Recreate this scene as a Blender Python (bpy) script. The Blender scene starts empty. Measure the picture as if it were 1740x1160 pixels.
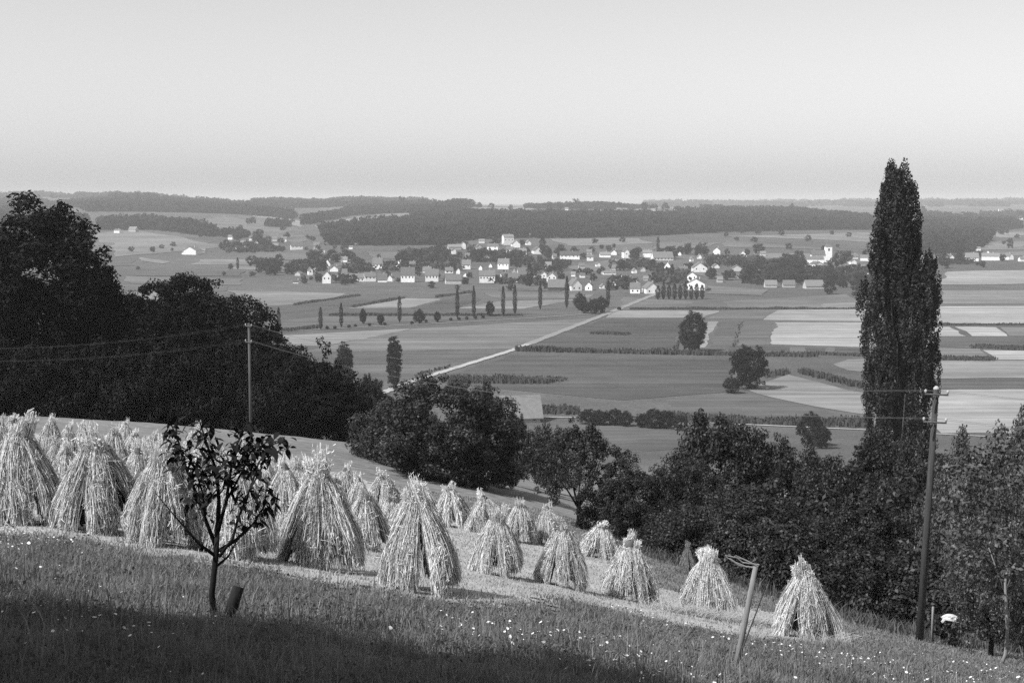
import bpy, math, random
import numpy as np
from mathutils import Vector

# ------------------------------------------------------------------ camera, world, sun, exposure
S = bpy.context.scene
COL = S.collection
F, CX, CY, HOR = 2417.0, 870.0, 580.0, 350.0       # photo pixels
PITCH = math.atan((CY - HOR) / F)
cam_d = bpy.data.cameras.new("camera")
cam_d.sensor_width = 36.0
cam_d.lens = 36.0 * F / 1740.0
cam_d.clip_start = 0.3
cam_d.clip_end = 60000
cam = bpy.data.objects.new("camera", cam_d)
cam.location = (0, 0, 0)
cam.rotation_euler = (math.pi / 2 - PITCH, 0, 0)
COL.objects.link(cam)
S.camera = cam

SUN_EL, SUN_AZ = math.radians(50), math.radians(237)   # azimuth clockwise from +Y: to the left and slightly behind
sd = Vector((math.sin(SUN_AZ) * math.cos(SUN_EL), math.cos(SUN_AZ) * math.cos(SUN_EL), math.sin(SUN_EL)))
sl = bpy.data.lights.new("sun", 'SUN')
sl.energy = 4.6
sl.angle = math.radians(0.5)
sl.color = (1, 1, 1)                # black and white photograph: neutral light
so = bpy.data.objects.new("sun", sl)
so.rotation_euler = sd.to_track_quat('Z', 'Y').to_euler()
COL.objects.link(so)

W = bpy.data.worlds.new("World")
S.world = W
W.use_nodes = True
wn = W.node_tree
wn.nodes.clear()
wo = wn.nodes.new('ShaderNodeOutputWorld')
wb = wn.nodes.new('ShaderNodeBackground')
sky = wn.nodes.new('ShaderNodeTexSky')
sky.sky_type = 'NISHITA'
sky.sun_disc = False
sky.sun_elevation = SUN_EL
sky.sun_rotation = SUN_AZ
sky.air_density = 1.0
sky.dust_density = 1.6
sky.ozone_density = 1.0
# the picture is in black and white (film behind a pale yellow filter): one grey value from the sky's red, green and blue
sep = wn.nodes.new('ShaderNodeSeparateColor')
m0 = wn.nodes.new('ShaderNodeMath'); m0.operation = 'MULTIPLY'; m0.inputs[1].default_value = 0.20
m1 = wn.nodes.new('ShaderNodeMath'); m1.operation = 'MULTIPLY_ADD'; m1.inputs[1].default_value = 0.37
bw = wn.nodes.new('ShaderNodeMath'); bw.operation = 'MULTIPLY_ADD'; bw.inputs[1].default_value = 0.45
wn.links.new(sky.outputs[0], sep.inputs[0])
wn.links.new(sep.outputs[2], m0.inputs[0])
wn.links.new(sep.outputs[0], m1.inputs[0])
wn.links.new(m0.outputs[0], m1.inputs[2])
wn.links.new(sep.outputs[1], bw.inputs[0])
wn.links.new(m1.outputs[0], bw.inputs[2])
wn.links.new(bw.outputs[0], wb.inputs[0])
wb.inputs[1].default_value = 0.15
wn.links.new(wb.outputs[0], wo.inputs[0])

S.view_settings.view_transform = 'Standard'
S.view_settings.look = 'None'
S.view_settings.exposure = 0.3
S.view_settings.gamma = 1.0
S.view_settings.use_curve_mapping = False
S.cycles.max_bounces = 6
S.cycles.diffuse_bounces = 2
S.cycles.transparent_max_bounces = 6
S.cycles.volume_bounces = 1
S.cycles.use_denoising = False       # keep the fine straw and grass; the little noise left reads as film grain

# ------------------------------------------------------------------ helpers
rnd = random.Random(7)
RS = np.random.RandomState


def mesh_np(name, V, faces, mats, smooth=False):
    """faces: int array (n,3|4) or list of such arrays (one material index per array)"""
    if not isinstance(faces, list):
        faces = [faces]
    V = np.asarray(V, dtype=np.float32)
    me = bpy.data.meshes.new(name)
    me.vertices.add(len(V))
    me.vertices.foreach_set('co', V.ravel())
    tot, starts, loops, mi = 0, [], [], []
    for k, f in enumerate(faces):
        f = np.asarray(f, dtype=np.int32)
        if len(f) == 0:
            continue
        m = f.shape[1]
        starts.append(tot + np.arange(len(f), dtype=np.int32) * m)
        loops.append(f.ravel())
        mi.append(np.full(len(f), k, dtype=np.int32))
        tot += f.size
    starts = np.concatenate(starts); loops = np.concatenate(loops); mi = np.concatenate(mi)
    me.loops.add(len(loops))
    me.loops.foreach_set('vertex_index', loops)
    me.polygons.add(len(starts))
    me.polygons.foreach_set('loop_start', starts.astype(np.int32))
    if not isinstance(mats, (list, tuple)):
        mats = [mats]
    for m in mats:
        me.materials.append(m)
    me.polygons.foreach_set('material_index', mi)
    if smooth:
        me.polygons.foreach_set('use_smooth', np.ones(len(starts), dtype=bool))
    me.update(calc_edges=True)
    me.validate()
    return me


def ob(name, me, parent=None, loc=None):
    o = bpy.data.objects.new(name, me)
    COL.objects.link(o)
    if parent is not None:
        o.parent = parent
    if loc is not None:
        o.location = loc
    return o


def tag(o, label=None, cat=None, group=None, kind=None):
    if label: o['label'] = label
    if cat: o['category'] = cat
    if group: o['group'] = group
    if kind: o['kind'] = kind
    return o


def root(name, loc, label, cat, group=None, rz=0.0, sc=(1, 1, 1), rx=0, ry=0):
    e = bpy.data.objects.new(name, None)
    e.empty_display_size = 0.2
    COL.objects.link(e)
    e.location = loc
    e.rotation_euler = (rx, ry, rz)
    e.scale = sc if isinstance(sc, tuple) else (sc, sc, sc)
    return tag(e, label, cat, group)


class MB:
    """collects boxes, tubes and polygons; build() links them as one mesh"""
    def __init__(s): s.v = []; s.f = []
    def poly(s, pts):
        b = len(s.v); s.v += [tuple(p) for p in pts]; s.f.append(tuple(range(b, b + len(pts))))
    def box(s, x0, x1, y0, y1, z0, z1):
        b = len(s.v)
        s.v += [(x0, y0, z0), (x1, y0, z0), (x1, y1, z0), (x0, y1, z0), (x0, y0, z1), (x1, y0, z1), (x1, y1, z1), (x0, y1, z1)]
        for q in ((0, 3, 2, 1), (4, 5, 6, 7), (0, 1, 5, 4), (1, 2, 6, 5), (2, 3, 7, 6), (3, 0, 4, 7)):
            s.f.append(tuple(b + i for i in q))
    def tube(s, pts, radii, n=8, jit=0.0, cap=True):
        pts = [Vector(p) for p in pts]
        b = len(s.v)
        for i, p in enumerate(pts):
            a = pts[max(0, i - 1)]; c = pts[min(len(pts) - 1, i + 1)]
            d = (c - a).normalized()
            u = d.cross(Vector((0, 1, 0.13)));
            if u.length < 1e-3: u = d.cross(Vector((1, 0, 0)))
            u.normalize(); w = d.cross(u)
            for k in range(n):
                t = 2 * math.pi * k / n
                r = radii[i] * (1 + rnd.uniform(-jit, jit))
                s.v.append(tuple(p + (u * math.cos(t) + w * math.sin(t)) * r))
        for i in range(len(pts) - 1):
            for k in range(n):
                k2 = (k + 1) % n
                s.f.append((b + i * n + k, b + i * n + k2, b + (i + 1) * n + k2, b + (i + 1) * n + k))
        if cap:
            s.f.append(tuple(b + k for k in range(n))[::-1])
            s.f.append(tuple(b + (len(pts) - 1) * n + k for k in range(n)))
    def mesh(s, name, mat, smooth=False):
        me = bpy.data.meshes.new(name)
        me.from_pydata(s.v, [], s.f)
        me.materials.append(mat)
        if smooth:
            for p in me.polygons: p.use_smooth = True
        me.update()
        return me
    def build(s, name, mat, parent=None, smooth=False):
        return ob(name, s.mesh(name, mat, smooth), parent)


# ------------------------------------------------------------------ materials (all grey: the place is seen in black and white)
def mat(name, base, var=0.25, scale=1.0, rough=0.9, detail=4, stretch=(1, 1, 1), bump=0.0, trans=0.0, obj=False, scale2=None, var2=0.0, spec=0.2, rnd_obj=0.0):
    m = bpy.data.materials.new(name)
    m.use_nodes = True
    nt = m.node_tree
    N, L = nt.nodes, nt.links
    p = N['Principled BSDF']
    p.inputs['Roughness'].default_value = rough
    p.inputs['Specular IOR Level'].default_value = spec
    co = N.new('ShaderNodeTexCoord')
    mp = N.new('ShaderNodeMapping')
    mp.inputs['Scale'].default_value = stretch
    L.new(co.outputs['Object'], mp.inputs[0])
    nz = N.new('ShaderNodeTexNoise')
    nz.inputs['Scale'].default_value = scale
    nz.inputs['Detail'].default_value = detail
    nz.inputs['Roughness'].default_value = 0.65
    L.new(mp.outputs[0], nz.inputs['Vector'])
    mr = N.new('ShaderNodeMapRange')
    mr.inputs['From Min'].default_value = 0.3
    mr.inputs['From Max'].default_value = 0.7
    mr.inputs['To Min'].default_value = base * (1 - var)
    mr.inputs['To Max'].default_value = base * (1 + var)
    L.new(nz.outputs[0], mr.inputs[0])
    out = mr.outputs[0]
    if scale2:
        n2 = N.new('ShaderNodeTexNoise'); n2.inputs['Scale'].default_value = scale2; n2.inputs['Detail'].default_value = 3
        L.new(mp.outputs[0], n2.inputs['Vector'])
        m2 = N.new('ShaderNodeMapRange'); m2.inputs['From Min'].default_value = 0.3; m2.inputs['From Max'].default_value = 0.7
        m2.inputs['To Min'].default_value = 1 - var2; m2.inputs['To Max'].default_value = 1 + var2
        L.new(n2.outputs[0], m2.inputs[0])
        mu = N.new('ShaderNodeMath'); mu.operation = 'MULTIPLY'
        L.new(out, mu.inputs[0]); L.new(m2.outputs[0], mu.inputs[1])
        out = mu.outputs[0]
    if rnd_obj:
        oi = N.new('ShaderNodeObjectInfo')
        m3 = N.new('ShaderNodeMapRange'); m3.inputs['To Min'].default_value = 1 - rnd_obj; m3.inputs['To Max'].default_value = 1 + rnd_obj
        L.new(oi.outputs['Random'], m3.inputs[0])
        mu = N.new('ShaderNodeMath'); mu.operation = 'MULTIPLY'
        L.new(out, mu.inputs[0]); L.new(m3.outputs[0], mu.inputs[1])
        out = mu.outputs[0]
    cb = N.new('ShaderNodeCombineColor')
    for i in range(3): L.new(out, cb.inputs[i])
    L.new(cb.outputs[0], p.inputs['Base Color'])
    if bump:
        bp = N.new('ShaderNodeBump'); bp.inputs['Strength'].default_value = bump
        bp.inputs['Distance'].default_value = 0.05
        L.new(nz.outputs[0], bp.inputs['Height']); L.new(bp.outputs[0], p.inputs['Normal'])
    if trans:
        tr = N.new('ShaderNodeBsdfTranslucent')
        L.new(cb.outputs[0], tr.inputs[0])
        mx = N.new('ShaderNodeMixShader'); mx.inputs[0].default_value = trans
        L.new(p.outputs[0], mx.inputs[1]); L.new(tr.outputs[0], mx.inputs[2])
        L.new(mx.outputs[0], N['Material Output'].inputs[0])
    return m


M = {}
M['meadow'] = mat('meadow', 0.150, 0.22, 0.35, scale2=6.0, var2=0.3, bump=0.3)
M['stubble'] = mat('stubble', 0.33, 0.25, 0.8, scale2=9.0, var2=0.3, bump=0.4)
M['blade'] = mat('grass_blade', 0.175, 0.40, 1.1, trans=0.25, scale2=14, var2=0.35)
M['straw_bit'] = mat('straw_bit', 0.33, 0.25, 5.0, trans=0.15)
M['flower'] = mat('flower', 0.72, 0.1, 5.0)
M['straw'] = mat('straw', 0.64, 0.42, 22.0, detail=3, stretch=(1, 1, 0.25), trans=0.12, rnd_obj=0.16)
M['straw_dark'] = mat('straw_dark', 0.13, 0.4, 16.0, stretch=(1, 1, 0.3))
M['straw_core'] = mat('straw_core', 0.10, 0.3, 20.0, stretch=(1, 1, 0.2))  # inner cores coloured dark so the gaps between straws look shaded
M['straw_old'] = mat('straw_old', 0.22, 0.25, 12.0, stretch=(1, 1, 0.2))
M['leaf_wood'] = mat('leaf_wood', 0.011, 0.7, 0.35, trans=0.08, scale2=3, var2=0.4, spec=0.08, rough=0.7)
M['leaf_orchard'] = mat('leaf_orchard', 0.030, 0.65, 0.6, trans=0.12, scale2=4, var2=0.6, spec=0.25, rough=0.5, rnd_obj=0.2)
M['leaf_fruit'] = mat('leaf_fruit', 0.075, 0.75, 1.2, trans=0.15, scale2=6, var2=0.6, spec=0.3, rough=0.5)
M['leaf_poplar'] = mat('leaf_poplar', 0.030, 0.6, 0.25, trans=0.12, scale2=2, var2=0.5, spec=0.2, rough=0.55)
M['leaf_sapling'] = mat('leaf_sapling', 0.016, 0.3, 3, trans=0.05, spec=0.1)
M['leaf_valley'] = mat('leaf_valley', 0.020, 0.35, 0.25, trans=0.1, rnd_obj=0.35)
M['leaf_village'] = mat('leaf_village', 0.030,
 0.35, 0.2, trans=0.1, rnd_obj=0.4)
M['bark'] = mat('bark', 0.06, 0.4, 8.0, stretch=(1, 1, 0.3), bump=0.5)
M['bark_dark'] = mat('bark_dark', 0.022, 0.4, 8.0, stretch=(1, 1, 0.3), bump=0.5, spec=0.1)
M['pole'] = mat('pole_wood', 0.05, 0.3, 14.0, stretch=(1, 1, 0.06), bump=0.3)
M['pole_light'] = mat('pole_wood_pale', 0.075, 0.35, 10.0, stretch=(1, 1, 0.1))
M['post'] = mat('post_wood', 0.2, 0.3, 20.0, stretch=(1, 1, 0.08), bump=0.3)
M['porcelain'] = mat('porcelain', 0.35, 0.1, 3)
M['metal'] = mat('bracket_metal', 0.08, 0.3, 12)
M['wire'] = mat('wire', 0.11, 0.1, 3, rough=0.6, spec=0.2)
M['white_cloth'] = mat('white_cloth', 0.5, 0.25, 9)
M['maize'] = mat('maize', 0.055, 0.35, 1.2, stretch=(1, 1, 0.2), rnd_obj=0.1)
M['wood_far'] = mat('wood_far', 0.010, 0.5, 0.02, scale2=0.12, var2=0.4)
M['wall_w'] = mat('wall_white', 0.82, 0.10, 0.6, rnd_obj=0.15)
M['wall_g'] = mat('wall_grey', 0.42, 0.12, 0.6, rnd_obj=0.15)
M['roof_m'] = mat('roof_tile', 0.12, 0.15, 1.0, rnd_obj=0.2)
M['roof_l'] = mat('roof_pale', 0.17, 0.15, 1.0, rnd_obj=0.15)
M['roof_d'] = mat('roof_dark', 0.07, 0.2, 1.0, rnd_obj=0.2)
M['window'] = mat('window_dark', 0.03, 0.1, 1.0, rough=0.3)
M['hedge'] = mat('hedge_leaf', 0.03, 0.4, 0.4, trans=0.1, rnd_obj=0.2)


def fieldmat(base, _n=[0]):
    """crop or stubble seen from afar: mottled soil, drill rows in a direction of its own"""
    _n[0] += 1
    m = bpy.data.materials.new('field'); m.use_nodes = True
    N, L = m.node_tree.nodes, m.node_tree.links
    p = N['Principled BSDF']; p.inputs['Roughness'].default_value = 1; p.inputs['Specular IOR Level'].default_value = 0.05
    g = N.new('ShaderNodeNewGeometry'); out = None
    def mul(a, b_):
        mu = N.new('ShaderNodeMath'); mu.operation = 'MULTIPLY'; L.new(a, mu.inputs[0])
        if isinstance(b_, float): mu.inputs[1].default_value = b_
        else: L.new(b_, mu.inputs[1])
        return mu.outputs[0]
    def noise(src, sc, lo, hi, det=4, stretch=None, rot=0.0):
        mp = N.new('ShaderNodeMapping'); mp.inputs['Scale'].default_value = stretch or (1, 1, 1); mp.inputs['Rotation'].default_value = (0, 0, rot)
        mp.inputs['Location'].default_value = (_n[0] * 17.3, 0, 0)
        L.new(src, mp.inputs[0])
        n = N.new('ShaderNodeTexNoise'); n.inputs['Scale'].default_value = sc; n.inputs['Detail'].default_value = det; L.new(mp.outputs[0], n.inputs['Vector'])
        r = N.new('ShaderNodeMapRange'); r.inputs['From Min'].default_value = .3; r.inputs['From Max'].default_value = .7
        r.inputs['To Min'].default_value = lo; r.inputs['To Max'].default_value = hi; L.new(n.outputs[0], r.inputs[0])
        return r.outputs[0]
    P_ = g.outputs['Position']
    rot = (_n[0] * 0.73) % 0.9 - 0.45 + (1.3 if _n[0] % 3 == 0 else 0)
    v = mul(noise(P_, .012, .80, 1.20), noise(P_, .09, .9, 1.1))
    v = mul(v, noise(P_, .16, .80, 1.20, 2, (.03, 1.0, 1), rot))      # long rows
    v = mul(v, noise(P_, .55, .88, 1.12, 2, (.02, 1.0, 1), rot))
    v = mul(v, float(base))
    cb = N.new('ShaderNodeCombineColor')
    for i in range(3): L.new(v, cb.inputs[i])
    L.new(cb.outputs[0], p.inputs['Base Color'])
    return m


# ------------------------------------------------------------------ the land: heights from a table of (distance, photo row)
def r_of(px, py):
    """z/y and x/y of the ray through a photo pixel"""
    u = (px - CX) / F; v = -(py - CY) / F
    y = math.cos(PITCH) + v * math.sin(PITCH)
    z = -math.sin(PITCH) + v * math.cos(PITCH)
    return u / y, z / y


def pt(px, py, D):
    t, r = r_of(px, py)
    return Vector((t * D, D, r * D))


NEARF = lambda D, t: -1.5 - 0.212 * D - 0.15 * t * D
VAL = -65.0
FAR_D = [1150, 1300, 1500, 1800, 2100, 2500, 3000, 3600, 4200, 5500, 8000, 12000]
FAR = {  # rows of the ground at FAR_D
 -800: [487, 471, 452, 430, 408, 385, 366, 358, 352, 345, 344, 345],
    0: [487, 471, 449, 425, 404, 381, 362, 356, 350, 339, 341, 345],
   60: [487, 471, 448, 425, 403, 381, 362, 354, 347, 333, 338, 345],
  120: [487, 471, 447, 424, 401, 380, 360, 352, 345, 327, 334, 345],
  180: [487, 471, 447, 424, 400, 380, 360, 348, 342, 332, 336, 345],
  230: [487, 471, 447, 424, 400, 380, 360, 346, 337, 338, 340, 345],
  300: [487, 471, 448, 426, 403, 384, 366, 350, 341, 340, 342, 345],
  380: [487, 471, 448, 427, 405, 384, 363, 354, 346, 344, 343, 345],
  450: [487, 470, 449, 428, 408, 388, 369, 360, 350, 346, 344, 345],
  530: [487, 469, 448, 422, 404, 390, 376, 362, 350, 344, 344, 345],
  600: [487, 469, 447, 416, 399, 382, 367, 355, 346, 338, 344, 345],
  650: [487, 469, 445, 413, 397, 379, 363, 353, 344, 337, 344, 345],
  720: [487, 469, 442, 411, 395, 377, 362, 353, 348, 344, 346, 346],
  800: [487, 468, 440, 409, 393, 374, 360, 351, 350, 352, 350, 348],
  900: [487, 469, 443, 413, 395, 375, 361, 352, 351, 353, 350, 347],
 1000: [487, 470, 446, 418, 398, 377, 362, 353, 352, 354, 350, 346],
 1200: [487, 470, 446, 420, 398, 379, 365, 356, 355, 355, 348, 344],
 1400: [487, 471, 446, 421, 400, 384, 371, 364, 363, 358, 347, 342],
 1600: [487, 471, 446, 430, 414, 398, 382, 373, 368, 356, 346, 341],
 1740: [487, 471, 443, 426, 412, 399, 386, 374, 368, 356, 346, 341],
 2700: [487, 471, 445, 428, 412, 397, 384, 373, 368, 356, 346, 341],
}
NEAR = {  # (distance, row) pairs
    0: [(22, 893), (36, 826), (47, 786), (60, 762), (75, 733), (95, 710), (110, 697)],
  300: [(22, 928), (36, 862), (50, 810), (70, 764), (90, 735), (112, 713)],
  600: [(21, 985), (37, 928), (54, 873), (66, 846), (80, 805), (100, 765), (125, 738)],
  900: [(21, 1012), (36, 983), (53, 918), (64, 880), (78, 850), (95, 825)],
 1200: [(16, 1128), (22, 1095), (35, 1043), (50, 990), (62, 955), (90, 935)],
 1500: [(30, 1087), (44, 1080), (60, 1040)],
 1740: [(30, 1145), (45, 1116), (60, 1095), (90, 1045)],
}
DN = {0: [(150, -27), (200, -38), (280, -52), (350, -62)], 300: [(150, -27), (200, -38), (280, -52), (350, -62)],
      600: [(165, -30), (210, -40), (280, -52), (350, -62)], 900: [(130, -26), (170, -34), (250, -48), (350, -62)],
      1200: [(130, -28), (170, -36), (250, -49), (350, -62)], 1500: [(90, -22.5), (130, -28), (170, -34), (250, -48), (350, -62)],
      1740: [(130, -31), (180, -39), (250, -50), (350, -62)]}
nl, ntc = 420, 181
LG = np.linspace(math.log(4), math.log(14000), nl)
TG = np.linspace(-0.8, 0.8, ntc)


def column(ctl):
    ctl = sorted(ctl)
    d = np.array([c[0] for c in ctl]); z = np.array([c[1] for c in ctl])
    D = np.exp(LG)
    return np.interp(D, d, z)


near_px = sorted(NEAR)
near_cols = []
for px in near_px:
    t0 = (px - CX) / F
    ctl = [(d, NEARF(d, t0)) for d in (4, 8, 12)]
    if NEAR[px][0][0] > 18: ctl.append((16, NEARF(16, t0)))
    ctl += [(d, r_of(px, py)[1] * d) for d, py in NEAR[px]]
    ctl += DN[px] + [(400, VAL), (1150, VAL), (14000, VAL)]
    near_cols.append(column(ctl))
near_t = [(p - CX) / F for p in near_px]
far_px = sorted(FAR)
far_cols = []
for px in far_px:
    ctl = [(4, VAL), (400, VAL), (1060, VAL)] + [(d, r_of(px, py)[1] * d) for d, py in zip(FAR_D, FAR[px])] + [(14000, -20)]
    ctl = [(d, (VAL if d == 1150 else z)) for d, z in ctl]
    far_cols.append(column(ctl))
far_t = [(p - CX) / F for p in far_px]
NC = np.array(near_cols); FC = np.array(far_cols)
ZT = np.zeros((ntc, nl))
for j in range(nl):
    if math.exp(LG[j]) < 700:
        ZT[:, j] = np.interp(TG, near_t, NC[:, j])
    else:
        ZT[:, j] = np.interp(TG, far_t, FC[:, j])


def smooth(A, s, ax):
    k = np.exp(-0.5 * (np.arange(-3 * s, 3 * s + 1) / s) ** 2); k /= k.sum()
    pad = [(0, 0), (0, 0)]; pad[ax] = (3 * s, 3 * s)
    B = np.pad(A, pad, mode='edge')
    return np.apply_along_axis(lambda r: np.convolve(r, k, 'valid'), ax, B)


ZT = smooth(smooth(ZT, 4, 0), 3, 1)


def Z(x, y):
    x = np.asarray(x, dtype=float); y = np.asarray(y, dtype=float)
    ys = np.maximum(y, 4.5)
    t = np.clip(x / ys, -0.799, 0.799)
    a = (np.clip(np.log(ys), LG[0], LG[-1] - 1e-6) - LG[0]) / (LG[1] - LG[0])
    b = (t - TG[0]) / (TG[1] - TG[0])
    i = np.clip(a.astype(int), 0, nl - 2); j = np.clip(b.astype(int), 0, ntc - 2)
    fa, fb = a - i, b - j
    tab = (ZT[j, i] * (1 - fa) * (1 - fb) + ZT[j, i + 1] * fa * (1 - fb) + ZT[j + 1, i] * (1 - fa) * fb + ZT[j + 1, i + 1] * fa * fb)
    pl = -1.5 - 0.212 * np.maximum(y, -60) - 0.15 * np.clip(x, -60, 60)
    w = np.clip((y - 6) / 5, 0, 1); w = w * w * (3 - 2 * w)
    z = pl * (1 - w) + tab * w
    # small undulation of the near meadow
    und = 0.05 * np.sin(x * 0.9 + 1.3) * np.sin(y * 0.6) + 0.03 * np.sin(x * 2.1) * np.cos(y * 1.7 + x)
    return z + und * np.clip((150 - y) / 60, 0, 1)


YS = np.exp(np.linspace(math.log(5), math.log(13500), 5000))


def hit(px, py, dmin=5):
    t, r = r_of(px, py)
    m = YS >= dmin
    ys = YS[m]
    d = r * ys - Z(t * ys, ys)
    k = np.where(d < 0)[0]
    if len(k) == 0:
        y = 9000.0
    else:
        k = k[0]
        y = ys[k] if k == 0 else ys[k - 1] + (ys[k] - ys[k - 1]) * d[k - 1] / (d[k - 1] - d[k])
    return Vector((t * y, y, float(Z(t * y, y))))


def ground_at(px, D):
    t, _ = r_of(px, 600)
    return Vector((t * D, D, float(Z(t * D, D))))


# ground sheet: polar grid round the camera, reaching the horizon
rad = [0.0] + list(np.exp(np.linspace(math.log(1.2), math.log(13800), 620)))
ang = np.concatenate([np.linspace(-180, -32, 50)[:-1], np.linspace(-32, 32, 460)[:-1], np.linspace(32, 180, 50)[:-1]])
ar = np.radians(ang)
R_, A_ = np.meshgrid(rad[1:], ar, indexing='ij')
X_ = R_ * np.sin(A_); Y_ = R_ * np.cos(A_)
V = np.stack([X_, Y_, Z(X_, Y_)], -1).reshape(-1, 3)
na, nr = len(ar), len(rad) - 1
V = np.vstack([V, [[0, 0, float(Z(0, 0))]]])
ii, jj = np.meshgrid(np.arange(nr - 1), np.arange(na), indexing='ij')
j2 = (jj + 1) % na
Q = np.stack([ii * na + jj, (ii + 1) * na + jj, (ii + 1) * na + j2, ii * na + j2], -1).reshape(-1, 4)[:, ::-1]
T = np.stack([np.full(na, len(V) - 1), np.arange(na), (np.arange(na) + 1) % na], -1)[:, ::-1]


def ground_material():
    m = bpy.data.materials.new('ground'); m.use_nodes = True
    N, L = m.node_tree.nodes, m.node_tree.links
    p = N['Principled BSDF']; p.inputs['Roughness'].default_value = 1; p.inputs['Specular IOR Level'].default_value = 0.05
    g = N.new('ShaderNodeNewGeometry')
    vals = []
    for sc, lo, hi in ((0.0035, 0.80, 1.20), (0.05, 0.86, 1.14), (1.3, 0.75, 1.25), (9.0, 0.8, 1.2)):
        n = N.new('ShaderNodeTexNoise'); n.inputs['Scale'].default_value = sc; n.inputs['Detail'].default_value = 4
        L.new(g.outputs['Position'], n.inputs['Vector'])
        r = N.new('ShaderNodeMapRange'); r.inputs['From Min'].default_value = 0.32; r.inputs['From Max'].default_value = 0.68
        r.inputs['To Min'].default_value = lo; r.inputs['To Max'].default_value = hi
        L.new(n.outputs[0], r.inputs[0]); vals.append(r.outputs[0])
    out = vals[0]
    for v in vals[1:]:
        mu = N.new('ShaderNodeMath'); mu.operation = 'MULTIPLY'; L.new(out, mu.inputs[0]); L.new(v, mu.inputs[1]); out = mu.outputs[0]
    mu = N.new('ShaderNodeMath'); mu.operation = 'MULTIPLY'; L.new(out, mu.inputs[0]); mu.inputs[1].default_value = 1.0
    sx = N.new('ShaderNodeSeparateXYZ'); L.new(g.outputs['Position'], sx.inputs[0])
    gr = N.new('ShaderNodeMapRange'); gr.inputs['From Min'].default_value = 150; gr.inputs['From Max'].default_value = 330
    gr.inputs['To Min'].default_value = 0.21; gr.inputs['To Max'].default_value = 0.088
    L.new(sx.outputs[1], gr.inputs[0]); L.new(gr.outputs[0], mu.inputs[1]); out = mu.outputs[0]
    cb = N.new('ShaderNodeCombineColor')
    for i in range(3): L.new(out, cb.inputs[i])
    L.new(cb.outputs[0], p.inputs['Base Color'])
    return m


gm = ground_material()
g = ob('ground', mesh_np('ground', V, [Q, T], [gm, gm], smooth=True))
tag(g, kind='structure')


def in_poly(X, Y, P):
    inside = np.zeros(X.shape, bool)
    n = len(P)
    for i in range(n):
        x1, y1 = P[i]; x2, y2 = P[(i + 1) % n]
        c = ((y1 > Y) != (y2 > Y)) & (X < (x2 - x1) * (Y - y1) / (y2 - y1 + 1e-12) + x1)
        inside ^= c
    return inside


def sheet_poly(name, poly_world, cell, off, material, jit=0.0, seed=1):
    """a sheet of small cells lying on the land inside a polygon"""
    P = np.array(poly_world)[:, :2]
    x0, y0 = P.min(0); x1, y1 = P.max(0)
    nx = max(2, int((x1 - x0) / cell) + 1); ny = max(2, int((y1 - y0) / cell) + 1)
    gx = x0 + np.arange(nx + 1) * cell; gy = y0 + np.arange(ny + 1) * cell
    GX, GY = np.meshgrid(gx, gy, indexing='ij')
    Vv = np.stack([GX, GY, Z(GX, GY) + off], -1).reshape(-1, 3)
    cxs, cys = GX[:-1, :-1] + cell / 2, GY[:-1, :-1] + cell / 2
    r = RS(seed)
    ok = in_poly(cxs + r.normal(0, jit, cxs.shape) if jit else cxs, cys + (r.normal(0, jit, cxs.shape) if jit else 0), P)
    I, J = np.where(ok)
    b = I * (ny + 1) + J
    Qq = np.stack([b, b + ny + 1, b + ny + 2, b + 1], -1)
    used, inv = np.unique(Qq, return_inverse=True)
    return tag(ob(name, mesh_np(name, Vv[used], inv.reshape(-1, 4), material)), kind='structure')


def quad_sheet(name, px4, off, material, n=14, m=14):
    """four photo pixels, found on the land, spanned by a draped sheet"""
    C = [hit(*p) for p in px4]
    s, t = np.meshgrid(np.linspace(0, 1, n + 1), np.linspace(0, 1, m + 1), indexing='ij')
    def bl(k): return C[0][k] * (1 - s) * (1 - t) + C[1][k] * s * (1 - t) + C[2][k] * s * t + C[3][k] * (1 - s) * t
    X, Y = bl(0), bl(1)
    ex = abs(C[1].x - C[0].x) * .012 + 2; ey = abs(C[3].y - C[0].y) * .03 + 3
    X = X + ex * (np.sin(Y * .021 + off * 50) + .6 * np.sin(Y * .07)); Y = Y + ey * (np.sin(X * .017 + off * 90) + .6 * np.sin(X * .061)) * .8
    Vv = np.stack([X, Y, Z(X, Y) + off], -1).reshape(-1, 3)
    i, j = np.meshgrid(np.arange(n), np.arange(m), indexing='ij')
    b = i * (m + 1) + j
    Qq = np.stack([b, b + m + 1, b + m + 2, b + 1], -1).reshape(-1, 4)
    return tag(ob(name, mesh_np(name, Vv, Qq, material)), kind='structure')


def flat_poly(name, pxs, off, material):
    pts = []
    C = [hit(*p) for p in pxs]
    rr = random.Random(int(pxs[0][0] * 7 + pxs[0][1]))
    for a, b in zip(C, C[1:] + C[:1]):
        L_ = (b - a).length; n = max(1, int(L_ / 9)); nrm = Vector((-(b - a).y, (b - a).x, 0)).normalized()
        ph = rr.uniform(0, 6); am = rr.uniform(.3, 1.6)
        for i in range(n):
            w = am * (math.sin(ph + i * .31) + .5 * math.sin(ph * 2 + i * .83)) + rr.uniform(-.7, .7) if i else 0
            h = a.lerp(b, i / n) + nrm * w
            pts.append((h.x, h.y, float(Z(h.x, h.y)) + off + (.25 if h.y > 1050 else 0)))
    mb = MB(); mb.poly(pts)
    o = mb.build(name, material)
    return tag(o, kind='structure')


# tone -> albedo, from the grey a flat surface shows in the sun
def alb(tone, haze=0.0):
    lin = (tone / 255.0) ** 2.2
    return max(0.02, min(0.7, (lin - haze) / 1.98))


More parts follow.
